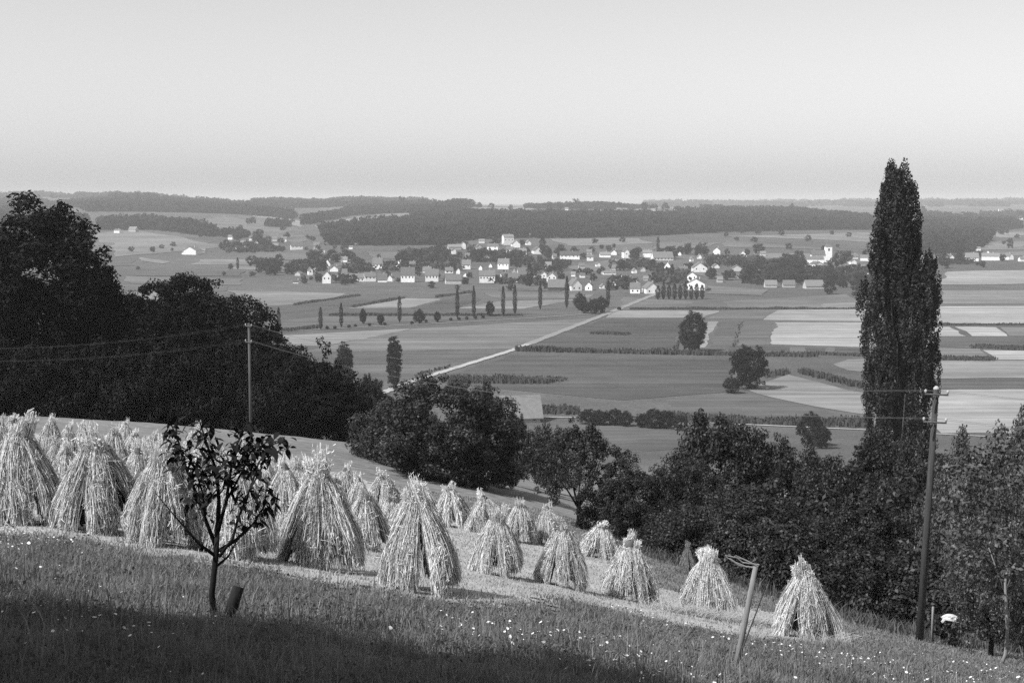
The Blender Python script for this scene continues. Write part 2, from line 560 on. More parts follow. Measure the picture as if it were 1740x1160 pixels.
FIELDS_VALLEY = [
 ([(475, 570), (700, 558), (560, 588), (480, 586)], 165, 1),
 ([(700, 558), (1012, 541), (872, 592), (500, 599), (560, 588)], 143, 1),
 ([(505, 601), (850, 597), (800, 615), (560, 620)], 118, 1),
 ([(540, 622), (790, 619), (735, 640), (560, 655)], 126, 1),
 ([(900, 580), (1038, 542), (1162, 541), (1150, 591), (878, 591)], 110, 1),
 ([(868, 604), (1245, 611), (1240, 666), (1060, 680), (745, 650), (745, 643)], 112, 1),
 ([(1045, 528), (1222, 528), (1192, 540), (1028, 540)], 166, 1),
 ([(1226, 528), (1322, 526), (1298, 543), (1200, 542)], 138, 1),
 ([(1322, 527), (1588, 524), (1588, 548), (1297, 544)], 182, 1),
 ([(1316, 548), (1475, 548), (1588, 553), (1588, 590), (1481, 590), (1312, 585)], 186, 1),
 ([(1224, 546), (1258, 546), (1243, 590), (1205, 590)], 118, 1),
 ([(1262, 546), (1312, 547), (1309, 586), (1248, 588)], 126, 1),
 ([(1203, 546), (1220, 546), (1198, 590), (1172, 592)], 168, 1),
 ([(1240, 588), (1480, 592), (1588, 592), (1588, 605), (1482, 604), (1240, 601)], 108, 1),
 ([(1342, 590), (1368, 590), (1368, 601), (1342, 600)], 128, 2),
 ([(1405, 591), (1418, 591), (1418, 603), (1405, 602)], 128, 2),
 ([(1415, 619), (1440, 611), (1475, 610), (1482, 634), (1440, 629)], 160, 1),
 ([(1300, 650), (1340, 637), (1470, 668), (1478, 706), (1380, 690), (1270, 663)], 166, 1),
 ([(1262, 668), (1380, 692), (1470, 716), (1150, 700), (1130, 680)], 124, 1),
 ([(1590, 521), (1800, 519), (1800, 550), (1590, 550)], 186, 1),
 ([(1586, 555), (1613, 555), (1642, 571), (1586, 571)], 185, 1),
 ([(1622, 555), (1692, 556), (1712, 571), (1652, 571)], 198, 1),
 ([(1700, 556), (1800, 556), (1800, 571), (1716, 571)], 146, 1),
 ([(1586, 573), (1800, 573), (1800, 596), (1680, 594), (1586, 588)], 116, 1),
 ([(1586, 590), (1665, 593), (1690, 611), (1586, 605)], 135, 1),
 ([(1670, 595), (1800, 597), (1800, 611), (1694, 611)], 196, 1),
 ([(1586, 613), (1800, 613), (1800, 643), (1586, 643)], 168, 1),
 ([(1586, 645), (1800, 645), (1800, 660), (1586, 660)], 118, 1),
 ([(1590, 663), (1800, 661), (1800, 738), (1600, 736)], 186, 1),
 ([(1480, 610), (1586, 610), (1586, 735), (1480, 720)], 150, 1),
 ([(388, 494), (590, 499), (520, 516), (450, 520)], 156, 1),
 ([(500, 519), (612, 502), (690, 504), (590, 520)], 116, 1),
 ([(590, 524), (690, 507), (748, 508), (695, 523)], 174, 1),
 ([(697, 524), (800, 500), (818, 509), (775, 524)], 108, 1),
 ([(780, 524), (850, 512), (985, 508), (890, 525)], 160, 1),
 ([(820, 498), (1010, 500), (1000, 507), (850, 510)], 132, 1),
 ([(560, 536), (880, 537), (480, 556), (478, 545)], 122, 1),
 ([(1020, 722), (1200, 722), (1180, 760), (1040, 770)], 124, 1),
 ([(1060, 505), (1180, 512), (1160, 525), (1045, 526)], 132, 1),
 ([(1230, 512), (1440, 500), (1470, 524), (1240, 524)], 138, 1),
 ([(1400, 516), (1475, 514), (1475, 524), (1395, 523)], 162, 2),
 ([(1600, 494), (1800, 494), (1800, 516), (1594, 516)], 152, 1),
 ([(215, 497), (300, 497), (300, 512), (215, 512)], 160, 1),
]
for k, (poly, tone, lv) in enumerate(FIELDS_VALLEY):
    h = 0.012 * (k % 9) + 0.04 + 0.13 * (lv - 1)
    flat_poly('crop_field', poly, h, fieldmat(alb(tone, 0.02)))

FIELDS_FAR = [
 ([(400, 366), (450, 372), (520, 392), (470, 392)], 140), ([(300, 404), (360, 410), (350, 420), (290, 416)], 132),
 ([(150, 440), (230, 442), (230, 452), (150, 452)], 135), ([(250, 456), (420, 462), (410, 470), (240, 468)], 128),
 ([(430, 428), (560, 432), (540, 442), (430, 440)], 146), ([(620, 428), (720, 430), (715, 440), (630, 440)], 140),
 ([(430, 398), (520, 400), (515, 412), (440, 410)], 140), ([(520, 398), (560, 400), (560, 416), (525, 414)], 130),
 ([(1300, 430), (1400, 432), (1380, 442), (1290, 440)], 150), ([(1040, 416), (1110, 415), (1108, 424), (1040, 426)], 138),
 ([(215, 484), (400, 487), (385, 495), (215, 494)], 138), ([(850, 482), (960, 486), (950, 496), (840, 494)], 134),
 ([(1210, 486), (1300, 492), (1290, 502), (1200, 500)], 142), ([(100, 341), (150, 341), (150, 346), (100, 346)], 165),
 ([(310, 352), (360, 354), (360, 358), (310, 357)], 160), ([(560, 354), (660, 353), (660, 358), (560, 360)], 158), ([(1640, 432), (1740, 428), (1740, 434), (1640, 438)], 150),
 ([(1605, 463), (1800, 458), (1800, 484), (1596, 484)], 190),
 ([(150, 398), (225, 392), (395, 418), (200, 436)], 162),
 ([(150, 412), (196, 412), (190, 428), (150, 428)], 138),
 ([(365, 353), (440, 361), (515, 378), (510, 386)], 178),
 ([(300, 385), (380, 366), (500, 386), (470, 402)], 148),
 ([(530, 384), (610, 368), (640, 371), (545, 388)], 172),
 ([(636, 364), (695, 362), (697, 374), (645, 377)], 160),
 ([(240, 438), (295, 446), (280, 449), (240, 444)], 170),
 ([(340, 440), (430, 440), (430, 449), (330, 449)], 165),
 ([(935, 406), (1080, 404), (1115, 413), (965, 418)], 160),
 ([(1120, 413), (1220, 412), (1200, 421), (1115, 424)], 148),
 ([(1232, 402), (1380, 398), (1482, 396), (1480, 412)], 162),
 ([(1232, 410), (1380, 420), (1440, 426), (1232, 420)], 142),
 ([(788, 353), (905, 352), (905, 357), (800, 358)], 172),
 ([(1000, 358), (1100, 355), (1098, 360), (1000, 362)], 170),
 ([(1630, 396), (1740, 394), (1740, 404), (1660, 404)], 168),
 ([(1600, 412), (1740, 410), (1740, 424), (1620, 426)], 158),
 ([(960, 452), (1060, 440), (1110, 456), (970, 462)], 150),
 ([(400, 452), (505, 452), (500, 458), (400, 458)], 160),
 ([(215, 470), (420, 474), (400, 484), (215, 482)], 150),
 ([(560, 447), (720, 447), (700, 452), (560, 452)], 142),
 ([(1180, 462), (1290, 468), (1290, 478), (1200, 474)], 146),
 ([(150, 350), (240, 352), (240, 357), (150, 357)], 165),
]
for k, (q, tone) in enumerate(FIELDS_FAR):
    quad_sheet('crop_field', q, 0.25 + 0.05 * (k % 5), fieldmat(alb(tone, 0.06)), 40, 40)

# the farm road and the path at the foot of the hill
def ribbon(name, pxs, width, off, material, n=40):
    C = [hit(*p) for p in pxs]
    pts = []
    for a, b in zip(C[:-1], C[1:]):
        for i in range(n): pts.append(a.lerp(b, i / n))
    pts.append(C[-1])
    Vv = []
    for i, p in enumerate(pts):
        d = (pts[min(i + 1, len(pts) - 1)] - pts[max(i - 1, 0)]); d.z = 0; d.normalize()
        s = Vector((-d.y, d.x, 0)) * width / 2 * (1 + 0.12 * math.sin(i * 0.9) + 0.08 * math.sin(i * 2.3))
        for q in (p + s, p - s): Vv.append((q.x, q.y, float(Z(q.x, q.y)) + off))
    m = len(pts)
    i = np.arange(m - 1)
    return tag(ob(name, mesh_np(name, np.array(Vv), np.stack([2 * i, 2 * i + 1, 2 * i + 3, 2 * i + 2], -1), material)), kind='structure')


M['road'] = mat('road_dust', 0.33, 0.12, 0.2)
M['road2'] = mat('road_far_dust', 0.20, 0.12, 0.2)
ribbon('farm_road', [(640, 672), (690, 652), (727, 640), (872, 595), (900, 584)], 3.5, 0.25, M['road'])
ribbon('farm_road', [(898, 585), (1040, 530), (1118, 498)], 4.5, 0.26, M['road2'])
ribbon('farm_road', [(478, 563), (700, 552), (900, 541), (1035, 531)], 2.4, 0.22, M['road2'])
ribbon('path', [(905, 709), (990, 710), (1150, 716), (1480, 731), (1600, 738), (1760, 746)], 1.5, 0.2, M['road'])

# maize strips, two metres tall
def maize(pxs, h=1.9, step=1.4, label=None):
    C = [hit(*p) for p in pxs]
    P = [(c.x, c.y) for c in C]
    A = np.array(P)
    x0, y0 = A.min(0); x1, y1 = A.max(0)
    r = RS(int(abs(x0 * 13 + y0)) % 9999)
    area = 0
    for i in range(len(P)):
        a, b = P[i], P[(i + 1) % len(P)]; area += a[0] * b[1] - b[0] * a[1]
    area = abs(area) / 2
    n = int(min(26000, area / 1.0 * 5 * 0.35))
    X = r.uniform(x0, x1, n * 6); Y = r.uniform(y0, y1, n * 6)
    X = X + r.normal(0, .5, len(X)); Y = Y + r.normal(0, .8, len(Y))
    ok = in_poly(X - r.normal(0, .5, len(X)), Y - r.normal(0, .8, len(Y)), P); X, Y = X[ok][:n], Y[ok][:n]
    n = len(X)
    zz = Z(X, Y)
    hh = h * r.uniform(0.6, 1.15, n) * (1 + .22 * np.sin(X * .11 + Y * .05) + .15 * np.sin(X * .37 + 2))
    a = r.uniform(0, math.pi, n); w = 0.4
    dx, dy = np.cos(a) * w, np.sin(a) * w
    Vv = np.stack([np.stack([X - dx, Y - dy, zz], -1), np.stack([X + dx, Y + dy, zz], -1),
                   np.stack([X + dx * .6, Y + dy * .6, zz + hh], -1), np.stack([X - dx * .6, Y - dy * .6, zz + hh], -1)], 1).reshape(-1, 3)
    b = np.arange(n) * 4
    o = ob('maize_strip', mesh_np('maize', Vv, np.stack([b, b + 1, b + 2, b + 3], -1), M['maize']))
    return tag(o, kind='stuff')


MZ = [[(875, 597), (1250, 605), (1390, 607), (1390, 603), (1250, 601), (875, 592)],
      [(1390, 603), (1480, 606), (1480, 603), (1390, 600)],
      [(1003, 568), (1068, 570), (1072, 566), (1004, 564)],
      [(745, 646), (760, 651), (925, 653), (968, 646), (900, 644), (750, 641)],
      [(915, 703), (985, 706), (985, 695), (915, 691)],
      [(1120, 716), (1478, 727), (1478, 717), (1120, 707)],
      [(1144, 594), (1149, 594), (1160, 572), (1157, 572)],
      [(1302, 643), (1340, 635), (1338, 631), (1300, 638)],
      [(1356, 634), (1468, 662), (1470, 655), (1362, 630)],
      [(1586, 612), (1690, 614), (1692, 609), (1586, 607)],
      [(1650, 592), (1800, 598), (1800, 592), (1650, 587)],
      [(600, 523), (688, 507), (686, 505), (598, 520)],
      [(500, 519), (612, 503), (610, 501), (498, 517)],
      [(560, 537), (890, 537), (890, 535), (560, 534)],
      [(480, 564), (545, 558), (545, 554), (480, 560)],
      [(700, 640), (760, 626), (768, 622), (715, 634)],
      [(1244, 590), (1259, 546), (1262, 546), (1248, 590)],
      [(740, 506), (805, 497), (800, 495), (740, 504)],
      [(1070, 526), (1475, 526), (1475, 524), (1070, 524)],
      [(1590, 553), (1800, 553), (1800, 551), (1590, 551)]]
for k, q in enumerate(MZ): maize(q, 1.5 if k in (0, 3, 4, 5, 7, 8) else 1.0)

# ------------------------------------------------------------------ foliage
def leaves(centers, normals, size, r, aspect=0.55, jitter=0.7):
    """diamond leaves: centres (n,3), outward normals, sizes -> verts, faces"""
    n = len(centers)
    nn = normals + r.normal(0, jitter, (n, 3))
    nn /= np.linalg.norm(nn, axis=1, keepdims=True) + 1e-9
    a = r.normal(0, 1, (n, 3))
    t = np.cross(nn, a); t /= np.linalg.norm(t, axis=1, keepdims=True) + 1e-9
    b = np.cross(nn, t)
    s = (size * r.uniform(0.6, 1.3, n))[:, None]
    Vv = np.stack([centers + t * s, centers + b * s * aspect + t * s * 0.1, centers - t * s * 0.9, centers - b * s * aspect + t * s * 0.1], 1).reshape(-1, 3)
    k = np.arange(n) * 4
    return Vv, np.stack([k, k + 1, k + 2, k + 3], -1)


def crown_mesh(name, material, seed, R=4.0, H=4.0, zc=5.0, clumps=110, per=110, leaf=0.16, cr=(0.13, 0.24), lobes=0.25, flat=0.75, spires=0, lean=0, inner=0.35):
    r = RS(seed)
    d = r.normal(0, 1, (clumps, 3)); d /= np.linalg.norm(d, axis=1, keepdims=True)
    d[:, 2] = np.where(d[:, 2] < -0.3, d[:, 2] * flat, d[:, 2])
    az = np.arctan2(d[:, 1], d[:, 0])
    ph = r.uniform(0, 6.28, 4)
    mod = 1 + lobes * (0.5 * np.sin(2 * az + ph[0]) + 0.4 * np.sin(3 * az + ph[1] + 3 * d[:, 2]) + 0.4 * np.sin(5 * az + ph[2] - 4 * d[:, 2]))
    rr = r.uniform(inner, 1, clumps) ** 0.5 * mod
    C = np.stack([d[:, 0] * R * rr, d[:, 1] * R * rr, zc + d[:, 2] * H * rr], -1)
    rad = r.uniform(cr[0], cr[1], clumps) * (R + H) / 2
    for s in range(spires):
        a = r.uniform(0, 6.28); q = r.uniform(0.1, 0.6)
        zt = zc + H * (0.9 + 0.25 * r.rand())
        for kk in range(8):
            f_ = kk / 7.0
            C = np.vstack([C, [[math.cos(a) * q * R + r.normal(0, .05 * R) * (1 - f_), math.sin(a) * q * R + r.normal(0, .05 * R) * (1 - f_), zt - .42 * H + f_ * 0.48 * H]]])
            rad = np.append(rad, (0.22 - 0.15 * f_) * R)
    K = len(C)
    nper = np.maximum(4, (per * (rad / rad.mean()) ** 2).astype(int))
    idx = np.repeat(np.arange(K), nper)
    n = len(idx)
    u = r.normal(0, 1, (n, 3)); u /= np.linalg.norm(u, axis=1, keepdims=True)
    rc = rad[idx] * r.uniform(0.45, 1.12, n)
    P = C[idx] + u * rc[:, None] * np.array([1, 1, 0.8])
    if lean: P[:, 0] += lean * (P[:, 2] / zc)
    nrm = u + np.array([0, 0, 0.5])
    Vv, Ff = leaves(P, nrm, np.full(n, leaf), r)
    return mesh_np(name, Vv, Ff, material)


def trunk_mesh(name, material, seed, h=3.0, r0=0.22, R=3.5, top=6.0, limbs=7, n=8):
    rr = random.Random(seed)
    mb = MB()
    b = Vector((rr.uniform(-.15, .15), rr.uniform(-.15, .15), h))
    mb.tube([(0, 0, -0.5), (b.x * .3, b.y * .3, h * .4), tuple(b)], [r0 * 1.25, r0, r0 * 0.8], n, 0.05)
    for i in range(limbs):
        a = 2 * math.pi * i / limbs + rr.uniform(-.4, .4)
        q = R * rr.uniform(.35, .8); e = Vector((math.cos(a) * q, math.sin(a) * q, rr.uniform(h + (top - h) * .45, top)))
        st = b - Vector((0, 0, rr.uniform(0, h * .35)))
        mid = st.lerp(e, .5) + Vector((rr.uniform(-.2, .2), rr.uniform(-.2, .2), -0.1 * (e - st).length * rr.uniform(0, 1)))
        mb.tube([tuple(st), tuple(mid), tuple(e)], [r0 * .5, r0 * .32, r0 * .12], 6, 0.05)
        for k in range(2):
            e2 = mid.lerp(e, .5) + Vector((rr.uniform(-.25, .25), rr.uniform(-.25, .25), rr.uniform(.1, .3))) * R
            mb.tube([tuple(mid), tuple(e2)], [r0 * .22, r0 * .07], 5, 0.05)
    return mb.mesh(name, material, True)


def tree(name, loc, crown, trunk, label, cat='tree', group=None, rz=0.0, sc=(1, 1, 1)):
    e = root(name, loc, label, cat, group, rz, sc)
    if crown is not None: ob('crown', crown, e)
    if trunk is not None: ob('trunk', trunk, e)
    return e


# --- left wood: big dark trees beyond the crest. (photo x of top, photo y of top, half width px, distance)
LW = [(72, 352, 118, 135, 'tallest dark tree at the left edge with a pointed leafy top', 2),
      (-20, 415, 90, 128, 'dark broad tree cut by the left edge of the wood', 0),
      (148, 436, 72, 140, 'dark rounded tree leaning on the right flank of the tallest tree', 1),
      (205, 508, 48, 150, 'low dark tree filling the dip between the two big crowns', 1),
      (276, 488, 62, 135, 'dark tree with a ragged top left of the twin crowned tree', 1),
      (338, 478, 72, 140, 'tallest dark tree of the middle of the left wood, behind the pole', 1),
      (308, 476, 56, 146, 'rounded dark tree between the ragged one and the tallest of the middle, set back', 1),
      (402, 514, 70, 138, 'dark tree right behind the pole, its crown sloping to the right', 0),
      (455, 568, 66, 132, 'dark tree right of the pole on the falling edge of the wood', 1),
      (520, 618, 60, 128, 'small rounded dark tree near the right end of the wood', 0),
      (565, 652, 48, 124, 'lowest dark tree at the right end of the wood', 1)]
lw_cr = []
for v in range(3):
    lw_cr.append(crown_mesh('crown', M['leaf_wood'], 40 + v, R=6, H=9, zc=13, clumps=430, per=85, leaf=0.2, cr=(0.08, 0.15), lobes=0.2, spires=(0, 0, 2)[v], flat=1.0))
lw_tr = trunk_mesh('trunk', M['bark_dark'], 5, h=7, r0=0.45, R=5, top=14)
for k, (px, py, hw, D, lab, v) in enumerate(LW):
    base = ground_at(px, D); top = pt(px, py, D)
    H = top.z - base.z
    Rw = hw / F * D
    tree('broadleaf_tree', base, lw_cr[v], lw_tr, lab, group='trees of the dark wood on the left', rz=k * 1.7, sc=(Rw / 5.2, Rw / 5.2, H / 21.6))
# undergrowth along the foot of that wood closes it down to the crest
M['leaf_under'] = M['leaf_wood']
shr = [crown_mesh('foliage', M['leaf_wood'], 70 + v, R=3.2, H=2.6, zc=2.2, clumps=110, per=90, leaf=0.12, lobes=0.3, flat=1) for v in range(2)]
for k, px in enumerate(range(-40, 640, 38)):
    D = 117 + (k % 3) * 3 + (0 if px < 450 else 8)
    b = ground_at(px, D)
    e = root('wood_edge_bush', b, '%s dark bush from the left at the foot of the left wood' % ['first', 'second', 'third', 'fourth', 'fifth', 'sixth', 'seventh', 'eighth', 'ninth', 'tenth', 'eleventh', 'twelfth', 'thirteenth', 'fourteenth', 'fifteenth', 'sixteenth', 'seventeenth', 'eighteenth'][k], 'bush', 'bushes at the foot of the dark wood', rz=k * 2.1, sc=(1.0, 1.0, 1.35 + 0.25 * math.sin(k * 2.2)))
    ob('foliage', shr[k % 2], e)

# --- orchard trees and thickets at the lower edge of the meadow
oc = []
for v in range(4):
    oc.append(crown_mesh('crown', M['leaf_orchard'], 90 + v, R=4.4, H=3.7, zc=3.9, clumps=380, per=105, leaf=0.105, cr=(0.09, 0.17), lobes=0.22, spires=(0, 2, 3, 1)[v], flat=0.9))
oc.append(crown_mesh('crown', M['leaf_orchard'], 97, R=4.4, H=2.9, zc=4.6, clumps=210, per=100, leaf=0.10, cr=(0.09, 0.16), lobes=0.3, spires=2, flat=0.9))
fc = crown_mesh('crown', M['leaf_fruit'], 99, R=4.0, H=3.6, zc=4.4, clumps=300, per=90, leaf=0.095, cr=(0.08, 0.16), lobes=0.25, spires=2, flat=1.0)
otr = [trunk_mesh('trunk', M['bark_dark'], 20 + v, h=1.8, r0=0.2, R=3.4, top=5.6, limbs=7) for v in range(2)]
OT = [  # px, top py, half width px, D, base py or None, crown variant, label
 (750, 652, 122, 84, None, 0, 'broad spreading orchard tree behind the stooks, left of the barn'),
 (818, 652, 40, 98, None, 2, 'orchard tree with a spiky top just left of the barn'),
 (876, 703, 26, 96, None, 1, 'small dark tree in front of the barn wall'),
 (935, 728, 40, 110, None, 0, 'rounded tree down the slope below the barn, left of the forked orchard tree'),
 (690, 690, 60, 98, None, 1, 'rounded orchard tree on the left behind the broad spreading tree'),
 (628, 640, 34, 128, None, 2, 'small dark tree standing between the two valley poplars'),
 (985, 722, 84, 68, None, 4, 'orchard tree with a bare forked trunk above the small right stook'),
 (1080, 790, 66, 66, None, 3, 'low leafy tree to the right of the forked orchard tree'),
 (1230, 708, 104, 74, None, 2, 'tall dark leafy tree with twin spires in the centre of the thicket'),
 (1165, 790, 76, 68, None, 0, 'dark leafy tree on the left flank of the thicket'),
 (1345, 755, 92, 76, None, 1, 'dark tree on the right shoulder of the thicket'),
 (1270, 830, 110, 60, None, 3, 'lower dark crown in front of the thicket above the two right stooks'),
 (1420, 790, 84, 66, None, 0, 'dark tree left of the foot of the great poplar'),
 (1500, 742, 92, 78, None, 2, 'dark tree hiding the foot of the great poplar'),
 (1480, 850, 92, 56, None, 1, 'dark low crown behind the last stook on the right'),
 (1590, 745, 86, 70, None, 3, 'leafy tree behind the top of the right power pole'),
]
for k, (px, py, hw, D, bp, v, lab) in enumerate(OT):
    base = ground_at(px, D)
    top = pt(px, py, D)
    H = top.z - base.z; Rw = hw / F * D
    tree('orchard_tree', base, oc[v], otr[k % 2], lab, group='trees below the stook field', rz=k * 2.3, sc=(Rw / 4.2, Rw / 4.2, H / (7.2 if v == 0 else 7.8)))
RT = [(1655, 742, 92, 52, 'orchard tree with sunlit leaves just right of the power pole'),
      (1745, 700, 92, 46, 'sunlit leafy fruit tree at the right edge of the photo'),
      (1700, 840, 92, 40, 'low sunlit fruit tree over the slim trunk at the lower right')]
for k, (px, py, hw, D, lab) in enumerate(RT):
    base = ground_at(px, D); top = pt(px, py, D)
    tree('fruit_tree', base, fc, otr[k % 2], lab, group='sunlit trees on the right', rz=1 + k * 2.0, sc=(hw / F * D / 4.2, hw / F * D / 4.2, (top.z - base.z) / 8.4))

# dark low bushes closing the thicket to the ground, and sunlit weeds along its edge
lb = [crown_mesh('foliage', M['leaf_orchard'], 120 + v, R=2.0, H=1.3, zc=1.0, clumps=130, per=90, leaf=0.06, lobes=0.3, flat=1) for v in range(2)]
LBp = [(1150, 62, 1.0), (1195, 60, 1.2), (1240, 58, 1.1), (1290, 57, 1.2), (1340, 56, 1.3), (1390, 56, 1.2), (1435, 55, 1.3), (1480, 53, 1.2),
       (1525, 53, 1.3), (1560, 55, 1.5), (1600, 53, 1.4), (1645, 52, 1.5), (1690, 50, 1.5), (1735, 50, 1.6), (1045, 68, .9), (1100, 66, .9), (1560, 60, 2.2), (1650, 60, 2.4), (1740, 60, 2.4), (1450, 62, 2.2),
       (648, 96, 1.6), (690, 92, 1.5), (735, 86, 1.3), (790, 84, 1.5), (835, 90, 1.0)]
ORD = ['first', 'second', 'third', 'fourth', 'fifth', 'sixth', 'seventh', 'eighth', 'ninth', 'tenth', 'eleventh', 'twelfth', 'thirteenth', 'fourteenth', 'fifteenth', 'sixteenth', 'seventeenth', 'eighteenth', 'nineteenth', 'twentieth',
       'twenty-first', 'twenty-second', 'twenty-third', 'twenty-fourth', 'twenty-fifth', 'twenty-sixth', 'twenty-seventh', 'twenty-eighth', 'twenty-ninth', 'thirtieth']
def ordinal(i):
    if i < len(ORD): return ORD[i]
    n = i + 1
    return '%d%s' % (n, 'th' if 10 <= n % 100 <= 20 else {1: 'st', 2: 'nd', 3: 'rd'}.get(n % 10, 'th'))
for k, (px, D, s) in enumerate(sorted(LBp)):
    b = ground_at(px, D)
    e = root('thicket_bush', b, '%s bush from the left along the foot of the dark thicket' % ordinal(k), 'bush', 'bushes at the foot of the thicket', rz=k * 1.9, sc=(s, s, s))
    ob('foliage', lb[k % 2], e)

# --- the great poplar
def poplar_mesh(name, material, plumes, D, base, seed, leaf, dens):
    """plumes: (photo x, top y, bottom y, half width px, depth offset m)"""
    r = RS(seed)
    P, Nn = [], []
    for (px, y0, y1, hw, dy) in plumes:
        a = pt(px, y1, D) - base; b = pt(px, y0, D) - base
        Rw = hw / F * D; L = b.z - a.z
        K = int(dens * L * Rw)
        s = r.rand(K)
        prof = np.clip(np.minimum(1.0, (s / 0.35) ** 0.8) * np.minimum(1.0, ((1 - s) / 0.26) ** 0.45), 0.12, 1)
        th = r.uniform(0, 6.28, K); q = np.sqrt(r.uniform(0.15, 1, K)) * prof * Rw
        cx = a.x + (b.x - a.x) * s + np.cos(th) * q; cy = dy + np.sin(th) * q; cz = a.z + L * s
        ch = r.uniform(0.4, 1.2, K) * min(1, L / 8); cw = r.uniform(0.16, 0.34, K)
        m = 44
        idx = np.repeat(np.arange(K), m); n = len(idx)
        u = r.normal(0, 1, (n, 3)); u /= np.linalg.norm(u, axis=1, keepdims=True)
        taper = 1 - 0.5 * np.clip(u[:, 2], 0, 1)
        P.append(np.stack([cx[idx] + u[:, 0] * cw[idx] * taper, cy[idx] + u[:, 1] * cw[idx] * taper, cz[idx] + u[:, 2] * ch[idx]], -1))
        Nn.append(u * np.array([1, 1, .3]))
    P = np.vstack(P); Nn = np.vstack(Nn)
    Vv, Ff = leaves(P, Nn, np.full(len(P), leaf), r)
    return mesh_np(name, Vv, Ff, material)


PD = 150
pb = ground_at(1530, PD)
plumes = [(1526, 292, 520, 20, 0), (1522, 340, 600, 26, .4), (1556, 420, 640, 18, .2), (1537, 280, 470, 13, 0), (1516, 284, 440, 13, .3), (1527, 300, 620, 19, 0), (1504, 318, 500, 12, .5), (1553, 312, 520, 12, .4), (1495, 345, 520, 9, 0),
          (1486, 385, 560, 11, -1), (1510, 400, 700, 19, 1), (1543, 430, 700, 18, -.5), (1577, 432, 555, 12, 0), (1590, 445, 540, 8, 0.3), (1592, 495, 600, 9, .6), (1566, 460, 660, 13, -1),
          (1470, 478, 600, 10, 0.5), (1484, 510, 680, 12, -.4), (1500, 540, 760, 16, -1.2), (1530, 560, 780, 18, 1), (1558, 560, 770, 16, .8), (1575, 575, 680, 12, 0), (1588, 590, 680, 8, -.5),
          (1476, 615, 730, 9, 0), (1487, 630, 790, 12, .5), (1580, 650, 770, 12, .5), (1510, 640, 800, 15, 0), (1545, 650, 800, 16, -1)]
crm = poplar_mesh('crown', M['leaf_poplar'], [(a_, b_, c_, d_ * 1.16, e_) for a_, b_, c_, d_, e_ in plumes], PD, pb, 3, 0.13, 11)
pe = root('great_poplar', pb, 'tall dark column poplar towering above the horizon on the right', 'tree')
ob('crown', crm, pe)
mb = MB()
mb.tube([(0, 0, -1), (0, 0, 8), (0.1, 0, 18), (0, 0, 27)], [.55, .45, .3, .08], 10, .05)
for k in range(14):
    a = k * 2.4; z = 3 + k * 1.1
    mb.tube([(0, 0, z), (math.cos(a) * 1.2, math.sin(a) * 1.2, z + 2.5), (math.cos(a) * 1.7, math.sin(a) * 1.7, z + 7)], [.16, .11, .03], 6)
mb.build('trunk', M['bark'], pe, True)

# --- trees and rows standing in the valley
def col_crown(name, seed, h, w, material, leaf=0.5, n=900, notch=False):
    r = RS(seed)
    s = r.rand(n)
    prof = np.minimum(1.0, ((s + 0.05) / 0.2) ** 0.7) * np.minimum(1.0, ((1.02 - s) / 0.35) ** 0.6)
    th = r.uniform(0, 6.28, n); q = np.sqrt(r.uniform(0.4, 1, n)) * prof * w * (1 + .22 * np.sin(s * 23 + 2 * th + seed))
    P = np.stack([np.cos(th) * q, np.sin(th) * q, h * (0.06 + 0.94 * s)], -1)
    Nn = np.stack([np.cos(th), np.sin(th), np.full(n, .4)], -1)
    Vv, Ff = leaves(P, Nn, np.full(n, leaf), r)
    return mesh_np(name, Vv, Ff, material)


vc = [crown_mesh('crown', M['leaf_valley'], 200 + v, R=6.3, H=7.0, zc=7.8, clumps=230, per=44, leaf=0.36, cr=(.12, .2), lobes=.16, flat=1) for v in range(3)]
vt = trunk_mesh('trunk', M['bark'], 8, h=3.5, r0=.4, R=4, top=9, limbs=5, n=6)


def valley_tree(px, ytop, ybase, hw, v, label, group=None, name='round_tree', crown=None, ch=15.0, cw=6.3, trunk=True, dz=0):
    b = hit(px, ybase)
    sc = b.y / F
    H = (ybase - ytop) * sc; Wd = hw * sc
    return tree(name, b, crown or vc[v], vt if trunk else None, label, group=group, rz=px * .7, sc=(Wd / cw, Wd / cw, H / ch))


valley_tree(1177, 529, 597, 24, 0, 'big round tree between the light fields in the valley')
valley_tree(1274, 585, 661, 30, 1, 'big dark round tree at the tip of the pale pointed field')
valley_tree(1243, 640, 668, 14, 2, 'low bush just left of the big dark round tree')
valley_tree(1180, 565, 599, 10, 2, 'dark shrub under the big round tree beside the maize strip')
valley_tree(1377, 700, 757, 24, 2, 'leafy round tree beside the path left of the great poplar', ch=15)
valley_tree(1395, 722, 762, 15, 1, 'small dark tree attached to the right side of the path-side tree')
valley_tree(712, 525, 550, 10, 0, 'round dark tree in the roadside row, the broadest of them', group='roadside row of trees')
valley_tree(833, 511, 537, 7.5, 1, 'round tree among the thin poplars of the roadside row', group='roadside row of trees')
valley_tree(743, 529, 547, 6, 2, 'small round tree right of the broadest roadside tree', group='roadside row of trees')
valley_tree(617, 524, 551, 6, 0, 'small tree, fourth upright from the left in the roadside row', group='roadside row of trees')
valley_tree(647, 533, 552, 6.5, 1, 'small leaning bushy tree left of the broadest roadside tree', group='roadside row of trees')
valley_tree(986, 497, 527, 11, 0, 'tall grey green tree above the dark clump at the road bend')
for k, (x, yt, yb, w) in enumerate([(993, 512, 532, 11), (1008, 509, 533, 11), (1022, 506, 531, 10)]):
    valley_tree(x, yt, yb, w, k, '%s dark tree of the clump of three at the road bend' % ('left', 'middle', 'right')[k], group='dark clump at the road bend', trunk=False, ch=13.5)
valley_tree(1052, 521, 527, 4, 1, 'tiny dark bush on the road right of the clump', trunk=False, name='bush')
